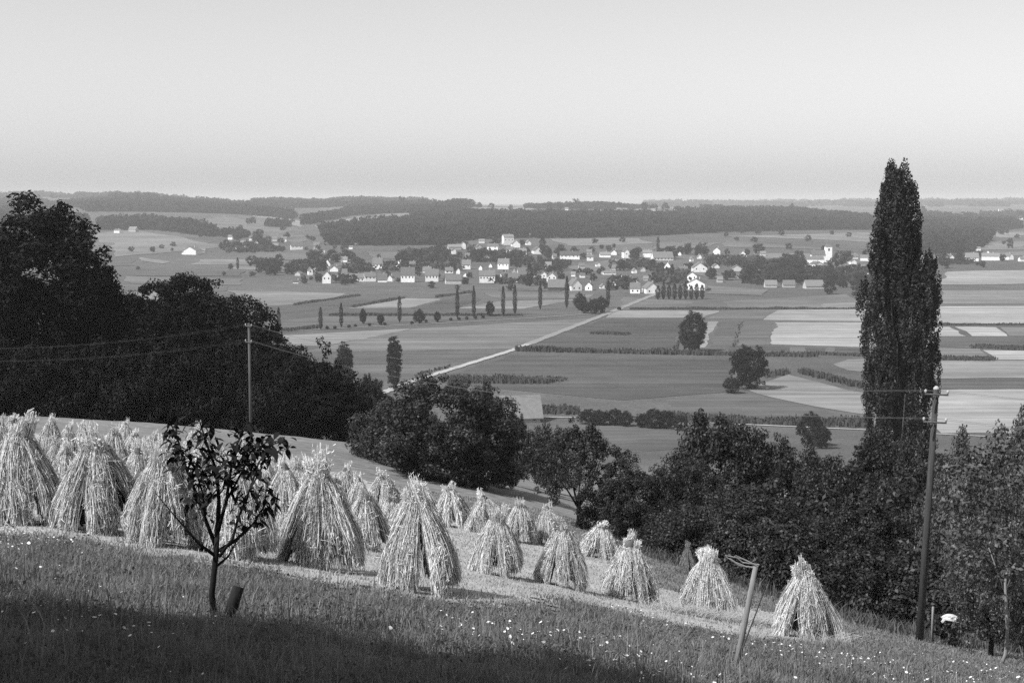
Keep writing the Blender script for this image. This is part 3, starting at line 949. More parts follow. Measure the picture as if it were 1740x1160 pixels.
for k, (x, yb) in enumerate([(556, 559), (569, 559), (593, 557), (604, 556), (628, 554), (654, 553), (700, 551), (724, 548), (766, 545), (780, 544), (793, 543), (808, 542), (821, 541)]):
    valley_tree(x, yb - 5, yb, 3, k % 3, '%s small round bush from the left along the valley road' % ordinal(k), group='small bushes along the valley road', trunk=False, name='bush', ch=13.5)
# hedge at the foot of the hill
HB = [(1000, 697, 720, 18), (1022, 698, 722, 16), (1045, 697, 722, 16), (1062, 700, 724, 14), (1092, 704, 726, 14), (1112, 697, 728, 20), (1132, 700, 729, 16), (1155, 706, 731, 14)]
for k, (x, yt, yb, w) in enumerate(HB):
    valley_tree(x, yt, yb, w, k % 3, '%s bush from the left in the hedge below the maize' % ordinal(k), group='hedge bushes at the foot of the hill', trunk=False, name='bush', ch=13.5)

pc = [col_crown('crown', 300 + v, 16, 1.9, M['leaf_valley'], leaf=.42, n=1100) for v in range(3)]
pcb = [crown_mesh('crown', M['leaf_valley'], 330 + v, R=2.7, H=9.6, zc=10.2, clumps=330, per=36, leaf=.3, cr=(.09, .15), lobes=.12, flat=1) for v in range(2)]
for (x, yt, yb, w, v, lab) in [(586, 580, 672, 15, 0, 'left one of the pair of valley poplars, with a forked top'), (670, 566, 662, 12, 1, 'right one of the pair of valley poplars, slim and pointed')]:
    b = hit(x, yb); sc = b.y / F
    e = tree('poplar', b, pcb[v], vt, lab, group='pair of valley poplars', rz=v, sc=(w * sc / 2.8, w * sc / 2.8, (yb - yt) * sc / 20.3))
TP = [(474, 521, 566), (545, 521, 560), (580, 514, 556), (679, 502, 548), (777, 491, 541), (805, 485, 540), (855, 485, 537), (875, 483, 535), (918, 480, 526), (963, 468, 524), (1033, 478, 523)]
for k, (x, yt, yb) in enumerate(TP):
    b = hit(x, yb); sc = b.y / F; h = (yb - yt) * sc
    tree('thin_poplar', b, pc[k % 3], vt, '%s thin poplar from the left along the valley road' % ordinal(k), group='thin poplars along the valley road', rz=k, sc=(3.6 * sc / 2.0, 3.6 * sc / 2.0, h / 16.2))
for k in range(9):
    x = 1118 + k * 9.4
    b = hit(x, 509 - (k % 3) * .5); sc = b.y / F
    tree('young_poplar', b, pc[k % 3], vt, '%s young poplar from the left in the short row below the village' % ordinal(k), group='short row of young poplars', rz=k, sc=(4.2 * sc / 2.0, 4.2 * sc / 2.0, (24 + 3 * (k % 2)) * sc / 16.2))
for (x, yt, yb, w, lab) in [(1118, 402, 428, 3, 'lone slim poplar on the field edge above the village'), (922, 402, 432, 6, 'pointed dark spruce above the village centre'),
                            (404, 437, 458, 2.5, 'slim dark poplar left of the left hamlet'), (900, 447, 487, 6, 'tall dark cypress-like tree in the village centre'),
                            (1142, 448, 476, 4, 'slim dark poplar beside the village street'), (1346, 345, 362, 4, 'pointed tree on the far ridge at right'),
                            (1568, 350, 372, 6, 'tall pale tree rising from the far ridge right of the great poplar')]:
    b = hit(x, yb); sc = b.y / F
    tree('pointed_tree', b, pc[0], vt, lab, sc=(w * sc / 2.0, w * sc / 2.0, (yb - yt) * sc / 16.2))

# --- barn at the foot of the hill
def house(name, cx, yb, w, wh, rh, front, wallm, roofm, label, cat='house', group=None, yaw=None, win=0, depth=None, chimney=False, D=None, ov=0.35):
    """w, wh, rh in photo px; front: 'g' gable faces us, 'e' eaves face us"""
    b = hit(cx, yb) if D is None else ground_at(cx, D)
    s = b.y / F
    w, wh, rh = w * s, wh * s, rh * s
    d = depth or (w * 1.35 if front == 'g' else max(6.0, min(10, w * .8)))
    yaw = yaw if yaw is not None else rnd.uniform(-.3, .3)
    e = root(name, b, label, cat, group, rz=yaw)
    mb = MB()
    lx, ly = (w / 2, d / 2)
    mb.box(-lx, lx, -ly, ly, -2.0, wh)
    rf = MB()
    if front == 'g':
        mb.poly([(-lx, -ly, wh), (lx, -ly, wh), (0, -ly, wh + rh)]); mb.poly([(lx, ly, wh), (-lx, ly, wh), (0, ly, wh + rh)])
        o = ov; t = .25; k = rh / lx
        for sg in (-1, 1):
            A = (sg * (lx + o), -ly - o, wh - o * k + .05); B = (0, -ly - o, wh + rh + .05); C_ = (0, ly + o, wh + rh + .05); D_ = (sg * (lx + o), ly + o, wh - o * k + .05)
            up = [(p[0], p[1], p[2] + t) for p in (A, B, C_, D_)]
            rf.poly([A, B, C_, D_]); rf.poly(up); rf.poly([A, B, up[1], up[0]]); rf.poly([D_, C_, up[2], up[3]]); rf.poly([A, D_, up[3], up[0]])
    else:
        mb.poly([(-lx, -ly, wh), (-lx, ly, wh), (-lx, 0, wh + rh)]); mb.poly([(lx, -ly, wh), (lx, ly, wh), (lx, 0, wh + rh)])
        o = ov; t = .25; k = rh / ly
        for sg in (-1, 1):
            A = (-lx - o, sg * (ly + o), wh - o * k + .05); B = (-lx - o, 0, wh + rh + .05); C_ = (lx + o, 0, wh + rh + .05); D_ = (lx + o, sg * (ly + o), wh - o * k + .05)
            up = [(p[0], p[1], p[2] + t) for p in (A, B, C_, D_)]
            rf.poly([A, B, C_, D_]); rf.poly(up); rf.poly([A, B, up[1], up[0]]); rf.poly([D_, C_, up[2], up[3]]); rf.poly([A, D_, up[3], up[0]])
    mb.build('wall', M[wallm], e)
    r_ = rf.build('roof', M[roofm], e)
    if chimney:
        c = MB(); c.box(w * .12, w * .12 + .7, -.3, .4, wh + rh * .5, wh + rh + 1.1); c.build('chimney', M['wall_g'], r_)
    for i in range(win):
        m = MB(); xx = -lx + (i + .5) * w / win
        z0 = wh * (.32 if wh < 4.2 else .58)
        m.box(xx - .5, xx + .5, -ly - .06, -ly + .05, z0, z0 + 1.35)
        m.build('window', M['window'], e)
    return e


M['roof_barn'] = mat('roof_barn', 0.17, 0.15, 1.0)
house('barn', 883, 714, 62, 12, 30, 'e', 'wall_g', 'roof_barn', 'small barn with a pale sloping roof at the foot of the hill', 'barn', yaw=.16, depth=9.5, ov=.9, win=3)

# --- the village. cx, base y, width, wall h, roof h (px), facing, wall, roof, windows, row
HS = [
 (527, 467, 7, 7, 5, 'g', 'wall_w', 'roof_m', 1, 'M'), (535, 460, 5, 5, 4, 'g', 'wall_w', 'roof_m', 0, 'M'), (559, 456, 10, 7, 7, 'g', 'wall_w', 'roof_m', 1, 'M'),
 (556, 481, 13, 11, 8, 'g', 'wall_w', 'roof_l', 2, 'F'), (570, 461, 13, 4, 5, 'g', 'wall_w', 'roof_l', 0, 'M'), (586, 473, 8, 6, 9, 'e', 'wall_w', 'roof_m', 2, 'F'),
 (505, 481, 9, 2, 3, 'e', 'wall_w', 'roof_d', 0, 'F'), (606, 478, 22, 6, 6, 'e', 'wall_w', 'roof_m', 4, 'F'), (628, 478, 17, 8, 6, 'e', 'wall_w', 'roof_m', 3, 'F'),
 (650, 479, 14, 4, 9, 'e', 'wall_w', 'roof_m', 0, 'F'), (664, 478, 9, 5, 5, 'g', 'wall_w', 'roof_m', 0, 'F'), (693, 479, 21, 11, 12, 'e', 'wall_w', 'roof_m', 4, 'F'),
 (642, 457, 15, 8, 9, 'e', 'wall_w', 'roof_l', 3, 'M'), (679, 456, 9, 6, 6, 'g', 'wall_w', 'roof_l', 1, 'M'), (701, 458, 9, 5, 8, 'e', 'wall_w', 'roof_m', 2, 'M'),
 (504, 424, 18, 6, 5, 'e', 'wall_w', 'roof_m', 3, 'L'), (538, 424, 9, 6, 5, 'e', 'wall_g', 'roof_l', 0, 'L'), (550, 430, 4, 4, 2, 'g', 'wall_w', 'roof_m', 0, 'L'),
 (597, 423, 6, 3, 2, 'e', 'wall_w', 'roof_l', 0, 'C'), (585, 445, 10, 4, 4, 'e', 'wall_w', 'roof_l', 0, 'C'), (611, 414, 13, 3, 5, 'e', 'wall_g', 'roof_l', 0, 'C'),
 (734, 478, 20, 10, 9, 'e', 'wall_w', 'roof_m', 4, 'F'), (793, 457, 13, 7, 7, 'e', 'wall_w', 'roof_l', 2, 'M'), (856, 457, 17, 9, 7, 'e', 'wall_w', 'roof_l', 3, 'M'),
 (828, 480, 24, 11, 8, 'e', 'wall_w', 'roof_m', 5, 'F'), (857, 473, 11, 6, 4, 'e', 'wall_w', 'roof_m', 2, 'M'), (873, 479, 17, 5, 9, 'e', 'wall_w', 'roof_m', 2, 'F'),
 (889, 470, 18, 4, 10, 'e', 'wall_g', 'roof_m', 0, 'M'), (779, 465, 6, 5, 4, 'g', 'wall_w', 'roof_m', 0, 'M'), (763, 464, 12, 4, 5, 'e', 'wall_w', 'roof_m', 2, 'M'),
 (726, 463, 13, 3, 6, 'e', 'wall_w', 'roof_l', 0, 'M'), (770, 482, 24, 6, 8, 'e', 'wall_g', 'roof_m', 0, 'F'), (924, 472, 8, 6, 4, 'g', 'wall_w', 'roof_m', 1, 'M'), (937, 478, 14, 8, 6, 'g', 'wall_w', 'roof_m', 2, 'F'),
 (909, 478, 9, 4, 4, 'g', 'wall_g', 'roof_l', 0, 'F'), (932, 458, 9, 6, 6, 'e', 'wall_g', 'roof_l', 0, 'M'), (976, 493, 17, 8, 10, 'g', 'wall_w', 'roof_m', 2, 'F'),
 (1001, 493, 11, 7, 6, 'g', 'wall_w', 'roof_m', 1, 'F'), (947, 493, 28, 5, 12, 'e', 'roof_d', 'roof_m', 0, 'F'), (863, 416, 16, 12, 4, 'e', 'wall_w', 'roof_l', 3, 'C'),
 (811, 403, 12, 4, 4, 'e', 'wall_g', 'roof_l', 0, 'C'), (832, 403, 18, 4, 5, 'e', 'wall_w', 'roof_m', 0, 'C'), (787, 423, 8, 7, 4, 'g', 'wall_w', 'roof_m', 0, 'C'),
 (772, 424, 20, 4, 4, 'e', 'wall_g', 'roof_l', 0, 'C'), (771, 432, 6, 6, 3, 'g', 'wall_w', 'roof_m', 0, 'C'), (838, 425, 17, 6, 4, 'e', 'wall_w', 'roof_m', 2, 'C'),
 (876, 420, 13, 5, 6, 'g', 'wall_w', 'roof_l', 0, 'C'), (866, 429, 11, 5, 4, 'e', 'wall_w', 'roof_m', 0, 'C'), (888, 432, 11, 4, 5, 'e', 'wall_w', 'roof_l', 0, 'C'),
 (913, 431, 14, 5, 6, 'g', 'wall_w', 'roof_m', 0, 'C'), (968, 440, 30, 6, 6, 'e', 'wall_w', 'roof_d', 5, 'C'), (1003, 443, 10, 6, 3, 'e', 'wall_w', 'roof_m', 1, 'R'),
 (1028, 437, 16, 4, 4, 'e', 'wall_w', 'roof_l', 0, 'R'), (1044, 433, 9, 4, 4, 'g', 'wall_w', 'roof_m', 0, 'R'), (1063, 438, 9, 9, 5, 'g', 'wall_w', 'roof_m', 1, 'R'),
 (1100, 437, 14, 7, 4, 'e', 'wall_w', 'roof_l', 0, 'R'), (1125, 442, 32, 4, 9, 'e', 'wall_w', 'roof_l', 6, 'R'), (1034, 466, 20, 3, 2, 'e', 'wall_w', 'roof_l', 0, 'M'),
 (1134, 462, 9, 9, 7, 'g', 'wall_w', 'roof_m', 1, 'R'), (1161, 461, 13, 4, 4, 'e', 'wall_w', 'roof_m', 0, 'R'), (1188, 462, 22, 7, 8, 'g', 'wall_w', 'roof_m', 2, 'R'),
 (1176, 478, 15, 9, 6, 'g', 'wall_w', 'roof_m', 2, 'R'), (1184, 492, 28, 10, 8, 'g', 'wall_w', 'roof_m', 3, 'F'), (1079, 498, 15, 8, 8, 'e', 'wall_w', 'roof_m', 2, 'F'),
 (1105, 498, 20, 8, 9, 'g', 'wall_w', 'roof_m', 2, 'F'), (1060, 484, 6, 3, 3, 'g', 'wall_w', 'roof_m', 0, 'F'), (1218, 432, 11, 6, 5, 'g', 'wall_w', 'roof_m', 0, 'R'),
 (1220, 445, 5, 4, 3, 'g', 'wall_w', 'roof_m', 0, 'R'), (1237, 445, 5, 4, 3, 'g', 'wall_w', 'roof_m', 0, 'R'), (1252, 460, 16, 4, 5, 'g', 'wall_g', 'roof_l', 0, 'R'),
 (1262, 439, 12, 5, 7, 'g', 'wall_w', 'roof_l', 0, 'R'), (1281, 438, 5, 4, 3, 'g', 'wall_w', 'roof_m', 0, 'R'),
 (1383, 440, 8, 6, 8, 'g', 'wall_w', 'roof_l', 0, 'R'), (1384, 447, 26, 6, 4, 'e', 'wall_w', 'roof_m', 0, 'R'), (1387, 454, 14, 5, 4, 'g', 'wall_w', 'roof_m', 0, 'R'),
 (1309, 488, 18, 4, 7, 'e', 'wall_g', 'roof_l', 0, 'R'), (1340, 488, 18, 4, 7, 'e', 'wall_g', 'roof_m', 0, 'R'), (1382, 490, 28, 4, 9, 'e', 'wall_g', 'roof_l', 0, 'R'),
 (1451, 440, 10, 4, 4, 'e', 'wall_w', 'roof_l', 0, 'R'), (1472, 443, 18, 5, 4, 'e', 'wall_w', 'roof_m', 0, 'R'), (1486, 426, 6, 3, 2, 'e', 'wall_w', 'roof_m', 0, 'R'),
 (1559, 444, 14, 7, 5, 'g', 'wall_w', 'roof_m', 0, 'R'), (1613, 444, 11, 5, 6, 'g', 'wall_w', 'roof_m', 0, 'R'), (1651, 444, 19, 6, 7, 'e', 'wall_w', 'roof_l', 2, 'R'),
 (1683, 442, 26, 6, 5, 'e', 'wall_w', 'roof_l', 0, 'R'), (1678, 441, 7, 9, 5, 'g', 'wall_w', 'roof_l', 0, 'R'), (1714, 441, 9, 5, 5, 'g', 'wall_w', 'roof_m', 0, 'R'), (1737, 444, 10, 4, 3, 'e', 'wall_w', 'roof_m', 0, 'R'),
 (1662, 426, 6, 4, 2, 'e', 'wall_w', 'roof_l', 0, 'R'), (1659, 400, 7, 4, 3, 'e', 'wall_g', 'roof_l', 0, 'R'),
 (345, 429, 6, 3, 2, 'e', 'wall_g', 'roof_l', 0, 'L'), (392, 407, 7, 4, 3, 'e', 'wall_w', 'roof_l', 0, 'L'), (414, 416, 8, 4, 3, 'e', 'wall_g', 'roof_l', 0, 'L'),
 (436, 420, 6, 6, 4, 'g', 'wall_w', 'roof_m', 0, 'L'), (446, 421, 4, 3, 2, 'g', 'wall_w', 'roof_m', 0, 'L'), (469, 422, 9, 4, 4, 'e', 'wall_g', 'roof_l', 0, 'L'),
 (328, 432, 20, 6, 6, 'g', 'wall_w', 'roof_l', 0, 'L'), (316, 432, 10, 3, 2, 'e', 'wall_w', 'roof_m', 0, 'L'), (200, 396, 9, 4, 2, 'e', 'wall_w', 'roof_m', 0, 'L'), (227, 394, 12, 4, 4, 'e', 'wall_g', 'roof_l', 0, 'L'),
]
ROWN = {'F': 'front row of the village', 'M': 'second row of the village', 'C': 'rise behind the village', 'R': 'right half of the village', 'L': 'scattered hamlet at left'}
WN = {'wall_w': 'white', 'wall_g': 'grey', 'roof_d': 'dark'}
RN = {'roof_m': 'grey', 'roof_l': 'pale', 'roof_d': 'dark'}
boxes = []
for row in ROWN:
    L_ = sorted([h for h in HS if h[-1] == row])
    for i, (cx, yb, w, wh, rh, fr, wm, rm, win, _) in enumerate(L_):
        lab = '%s %s house, %s roof, %s from the left on the %s' % (WN[wm], 'gabled' if fr == 'g' else 'long-sided', RN[rm], ordinal(i), ROWN[row])
        house('house', cx, yb, w * 1.1, wh * 1.12, rh * 1.05, fr, wm, rm, lab, group='houses on the ' + ROWN[row], win=win if wm == 'wall_w' else 0, chimney=(w >= 9 and wm == 'wall_w'))
        boxes.append((cx - w / 2 - 1, cx + w / 2 + 1, yb - wh - rh, yb))
OB = []
for tries in range(2500):
    if len(OB) >= 58: break
    zx = rnd.choice([(505, 720, 450, 478), (720, 960, 436, 480), (960, 1110, 430, 490), (1110, 1300, 432, 480), (1420, 1480, 434, 470), (400, 520, 408, 428), (760, 900, 402, 430)])
    x, y, w_ = rnd.uniform(zx[0], zx[1]), rnd.uniform(zx[2], zx[3]), rnd.uniform(5, 11)
    if any(x + w_ > bx[0] and x - w_ < bx[1] and y > bx[2] - 1 and y - 8 < bx[3] for bx in boxes): continue
    OB.append((x, y, w_)); boxes.append((x - w_ / 2 - 1, x + w_ / 2 + 1, y - 8, y))
for k, (x, y, w_) in enumerate(sorted(OB)):
    wm = rnd.choice(['wall_w', 'wall_w', 'wall_g']); rm = rnd.choice(['roof_m', 'roof_l']); fr = rnd.choice('ge')
    house('shed', x, y, w_, rnd.uniform(3, 5), rnd.uniform(3, 5), fr, wm, rm, '%s small %s shed from the left among the village houses' % (ordinal(k), WN[wm]), cat='shed', group='sheds of the village')
# church: tower with pointed spire, nave behind the trees
b = hit(1407, 445); s = b.y / F
e = root('church', b, 'white church tower with a pointed dark spire right of the village', 'church')
m = MB(); hw = 5.5 * s
m.box(-hw, hw, -hw, hw, -2, 26 * s); m.build('tower', M['wall_w'], e)
m = MB()
for k in range(4):
    a0, a1 = [(-1, -1), (1, -1), (1, 1), (-1, 1)][k], [(1, -1), (1, 1), (-1, 1), (-1, -1)][k]
    m.poly([(a0[0] * hw * 1.1, a0[1] * hw * 1.1, 26 * s), (a1[0] * hw * 1.1, a1[1] * hw * 1.1, 26 * s), (a1[0] * hw * .5, a1[1] * hw * .5, 30 * s), (a0[0] * hw * .5, a0[1] * hw * .5, 30 * s)])
    m.poly([(a0[0] * hw * .5, a0[1] * hw * .5, 30 * s), (a1[0] * hw * .5, a1[1] * hw * .5, 30 * s), (0, 0, 40 * s)])
m.build('spire', M['roof_m'], e)
for k in (-1, 1):
    m = MB(); m.box(-hw * .25, hw * .25, hw * k - .08 * (1 if k > 0 else 1), hw * k + .08, 19 * s, 23 * s); m.build('window', M['window'], e)
m = MB(); L0 = 24 * s
m.box(-hw - L0, -hw - .05, -hw * .9, hw * .9, -2, 12 * s); m.build('nave', M['wall_w'], e)
m = MB()
m.poly([(-hw - L0, -hw * 1.1, 12 * s), (-hw - .05, -hw * 1.1, 12 * s), (-hw - .05, 0, 20 * s), (-hw - L0, 0, 20 * s)])
m.poly([(-hw - L0, hw * 1.1, 12 * s), (-hw - .05, hw * 1.1, 12 * s), (-hw - .05, 0, 20 * s), (-hw - L0, 0, 20 * s)])
m.poly([(-hw - L0, -hw * .9, 12 * s), (-hw - L0, hw * .9, 12 * s), (-hw - L0, 0, 20 * s)])
m.build('roof', M['roof_m'], e)
boxes.append((1395, 1415, 405, 440))

# far farmsteads on the ridge
FH = [(185, 348), (170, 349), (235, 342), (495, 356), (808, 356), (832, 353), (880, 355), (962, 353), (1050, 353), (1060, 354), (1108, 350), (1130, 352), (1147, 353), (1190, 355), (1260, 358), (1305, 356), (1360, 360), (1375, 361), (1432, 362), (1470, 366), (1560, 368), (1585, 362), (1700, 360), (1735, 372)]
for k, (x, y) in enumerate(sorted(FH)):
    DH = 3150 if 780 < x < 1160 else (2900 if 1160 <= x < 1500 else None)
    house('farmhouse', x, y + 1, rnd.uniform(5, 9), rnd.uniform(3, 4.5), rnd.uniform(2, 3), 'e', 'wall_w', rnd.choice(['roof_l', 'roof_m']), '%s tiny white farmhouse from the left on the far ridge' % ordinal(k), group='farmhouses on the far ridge', D=DH)

# village trees
gc = [crown_mesh('crown', M['leaf_village'], 400 + v, R=4.3, H=4.4, zc=5.0, clumps=40, per=26, leaf=.55, cr=(.22, .38), lobes=.2, flat=1) for v in range(6)]
BANDS = [('left end of the village', 425, 500, 452, 468, 14, 12, 20), ('hamlet on the left slope', 380, 490, 405, 432, 18, 9, 15),
         ('front of the village', 500, 700, 470, 485, 18, 6, 12), ('front of the village centre', 700, 1000, 468, 494, 24, 7, 13),
         ('middle of the village on the left', 530, 720, 440, 466, 24, 8, 18), ('middle of the village centre', 720, 900, 438, 462, 20, 8, 15),
         ('slope above the village centre', 740, 900, 410, 440, 26, 9, 17), ('village gardens right of the centre', 900, 1110, 432, 480, 34, 8, 16),
         ('right side of the village street', 1110, 1300, 430, 484, 34, 9, 20), ('wooded gardens before the church', 1250, 1470, 448, 486, 42, 14, 24),
         ('far right end of the village', 1420, 1500, 430, 500, 12, 10, 18), ('fields right of the great poplar', 1600, 1740, 395, 455, 12, 6, 14)]
for bi, (nm, x0, x1, y0, y1, n, s0, s1) in enumerate(BANDS):
    lst = []
    for tries in range(n * 8):
        if len(lst) >= n: break
        x, y = rnd.uniform(x0, x1), rnd.uniform(y0, y1)
        h = rnd.uniform(s0, s1) * 1.2
        if any(x + h * .3 > bx[0] and x - h * .3 < bx[1] and y > bx[3] - .5 and y - h < bx[3] - 3 for bx in boxes): continue
        lst.append((x, y, h))
    lst.sort()
    for k, (x, y, h) in enumerate(lst):
        b = hit(x, y); s = b.y / F
        tree('garden_tree', b, gc[rnd.randrange(6)], None, '%s dark rounded tree from the left in the %s' % (ordinal(k), nm), group='trees in the ' + nm, rz=rnd.uniform(0, 6), sc=(h * s / 10.2 * rnd.uniform(.85, 1.15),) * 2 + (h * s / 10.2,))
for (x, y, h, w, lab) in [(565, 446, 24, 12, 'big dark round tree left of centre above the village'), (588, 444, 23, 12, 'big dark round tree just right of its twin above the village'),
                          (1425, 454, 33, 12, 'big dark tree right of the church'), (1440, 448, 26, 9, 'dark upright tree right of the big tree by the church'),
                          (1407 - 8, 432, 16, 5, 'small dark tree touching the left side of the church tower'), (1357, 446, 22, 12, 'round dark tree left of the white gables by the church'),
                          (1410, 500, 26, 13, 'lone dark round tree in front of the right village gardens'), (1458, 508, 28, 12, 'grey round tree close to the left side of the great poplar'),
                          (548, 464, 26, 8, 'dark upright tree beside the white gables at the village end'), (1630, 448, 22, 9, 'dark tree right of the great poplar before the white houses'),
                          (1605, 456, 30, 10, 'dark tree touching the right side of the great poplar'), (1676, 416, 22, 6, 'upright tree above the white houses at the far right'), (1716, 422, 20, 6, 'second upright tree at the far right edge')]:
    b = hit(x, y); s = b.y / F
    tree('garden_tree', b, gc[int(x) % 6], None, lab, sc=(w * s / 4.9, w * s / 4.9, h * s / 10.2), rz=x)

RDG = [(60, 338, 10), (110, 336, 12), (130, 336, 13), (150, 338, 11), (205, 344, 15), (222, 344, 16), (240, 345, 16), (258, 345, 13), (500, 352, 9), (592, 350, 14), (610, 350, 10), (640, 350, 13), (668, 350, 10), (684, 350, 17),
       (700, 352, 9), (765, 352, 12), (778, 352, 13), (790, 353, 9), (835, 354, 11), (868, 355, 8), (932, 357, 13), (950, 357, 14), (965, 355, 11), (978, 354, 16), (990, 355, 10), (1010, 356, 8), (1092, 355, 14), (1110, 355, 13), (1128, 355, 14),
       (1220, 358, 9), (1282, 362, 12), (1330, 362, 9), (1420, 366, 10), (1640, 374, 12), (1690, 376, 12), (1725, 378, 14)]
for k, (x, y, h) in enumerate(RDG):
    D = 3250 if 780 < x < 1160 else (3000 if 1160 <= x < 1500 else 3600)
    b = ground_at(x, D); s = b.y / F
    tree('ridge_tree', b, gc[k % 6], None, '%s tree from the left standing up from the far ridge line' % ordinal(k), group='trees on the far ridge line', rz=k, sc=(h * s / 9.0, h * s / 9.0, h * s * 1.15 / 9.4))

HT = []
for (x0, x1, y0, y1, n) in [(380, 520, 352, 402, 16), (150, 380, 402, 440, 8), (420, 560, 396, 436, 10), (560, 760, 420, 440, 8), (1230, 1480, 396, 424, 12), (950, 1130, 408, 432, 10), (1600, 1740, 395, 425, 6), (200, 500, 454, 480, 6)]:
    for k in range(n): HT.append((rnd.uniform(x0, x1), rnd.uniform(y0, y1), rnd.uniform(6, 13)))
for k, (x, y, h) in enumerate(sorted(HT)):
    b = hit(x, y); s = b.y / F
    tree('hillside_tree', b, gc[rnd.randrange(6)], None, '%s tree from the left scattered over the fields of the far slopes' % ordinal(k), group='trees scattered over the far slopes', rz=k, sc=(h * s / 10.2 * rnd.uniform(.9, 1.4),) * 2 + (h * s / 10.2,))

# --- woods far off, each one mass
def wood(poly, spacing, h, label, seed, leafs=34, front_only=None, mask_sheet=True):
    C = [hit(*p) for p in poly]
    P = [(c.x, c.y) for c in C]
    A = np.array(P); x0, y0 = A.min(0); x1, y1 = A.max(0)
    r = RS(seed)
    nx = int((x1 - x0) / spacing) + 1; ny = int((y1 - y0) / spacing) + 1
    if nx * ny > 60000:
        f = math.sqrt(nx * ny / 60000.0); nx = int(nx / f); ny = int(ny / f)
    gx, gy = np.meshgrid(np.linspace(x0, x1, nx), np.linspace(y0, y1, ny), indexing='ij')
    gx = gx.ravel() + r.normal(0, spacing * .35, gx.size); gy = gy.ravel() + r.normal(0, spacing * .35, gy.size)
    ok = in_poly(gx, gy, P); gx, gy = gx[ok], gy[ok]
    n = len(gx)
    hh = h * r.uniform(.65, 1.25, n) * (1 + .18 * np.sin(gx * .021 + seed) * np.sin(gy * .017))
    R = spacing * r.uniform(.5, .8, n)
    idx = np.repeat(np.arange(n), leafs)
    u = r.normal(0, 1, (len(idx), 3)); u /= np.linalg.norm(u, axis=1, keepdims=True)
    zz = Z(gx, gy)
    Pp = np.stack([gx[idx] + u[:, 0] * R[idx], gy[idx] + u[:, 1] * R[idx], zz[idx] + hh[idx] * (.62 + .38 * u[:, 2])], -1)
    low = r.rand(len(idx)) < .25
    Pp[low, 2] = (zz[idx] + hh[idx] * r.uniform(0, .5, len(idx)))[low]
    Vv, Ff = leaves(Pp, u + np.array([0, 0, .3]), np.full(len(idx), spacing * .26), r, aspect=.7)
    o = tag(ob('distant_wood', mesh_np('wood', Vv, Ff, M['wood_far'])), kind='stuff')
    return o


WOODS = [
 ([(560, 417), (640, 418), (700, 418), (760, 416), (800, 408), (850, 405), (935, 405), (1000, 404), (1080, 402), (1180, 397), (1300, 393), (1478, 391),
   (1478, 374), (1400, 373), (1200, 369), (1000, 368), (800, 366), (700, 368), (700, 378), (640, 381), (545, 390)], 10, 12),
 ([(520, 383), (600, 366), (700, 362), (790, 362), (790, 356), (690, 357), (600, 360), (515, 376)], 12, 13),
 ([(170, 391), (260, 391), (370, 404), (366, 396), (320, 386), (240, 380), (170, 382)], 11, 14),
 ([(150, 360), (300, 361), (400, 364), (500, 372), (480, 364), (350, 351), (200, 350), (130, 352)], 13, 15),
 ([(-120, 402), (20, 402), (135, 392), (150, 378), (100, 366), (-120, 366)], 11, 14),
 ([(1560, 432), (1650, 430), (1690, 402), (1630, 398), (1560, 402)], 11, 14),
 ([(1560, 400), (1700, 392), (1735, 388), (1725, 380), (1560, 378)], 12, 14),
 ([(380, 398), (420, 398), (420, 404), (380, 404)], 9, 10),
 ([(455, 380), (490, 380), (490, 386), (455, 386)], 9, 9),
]
for k, (q, sp, h) in enumerate(WOODS):
    wood(q, sp, h, '', 500 + k)


def wood_band(px0, px1, D0, D1, sp, h, seed, gap=0.0):
    """a wood along a far ridge, by distance"""
    r = RS(seed)
    t0, t1 = (px0 - CX) / F, (px1 - CX) / F
    n = int((t1 - t0) * (D0 + D1) / 2 * (D1 - D0) / sp ** 2)
    n = min(n, 9000)
    t = r.uniform(t0, t1, n); y = r.uniform(D0, D1, n); x = t * y
    keep = (np.sin(x * .013 + seed) + np.sin(y * .01 + x * .005 + 2 * seed) + .6 * np.sin(x * .041 + seed) + r.normal(0, .25, n)) > gap
    x, y = x[keep], y[keep]; n = len(x)
    hh = h * r.uniform(.5, 1.3, n) * (1 + .35 * np.sin(x * .017 + seed * 2) * np.sin(x * .0057)) ; R = sp * r.uniform(.5, .9, n)
    idx = np.repeat(np.arange(n), 26)
    u = r.normal(0, 1, (len(idx), 3)); u /= np.linalg.norm(u, axis=1, keepdims=True)
    zz = Z(x, y)
    Pp = np.stack([x[idx] + u[:, 0] * R[idx], y[idx] + u[:, 1] * R[idx], zz[idx] + hh[idx] * (.55 + .45 * u[:, 2])], -1)
    Vv, Ff = leaves(Pp, u + np.array([0, 0, .3]), np.full(len(idx), sp * .3), r, aspect=.7)
    return tag(ob('distant_wood', mesh_np('wood', Vv, Ff, M['wood_far'])), kind='stuff')


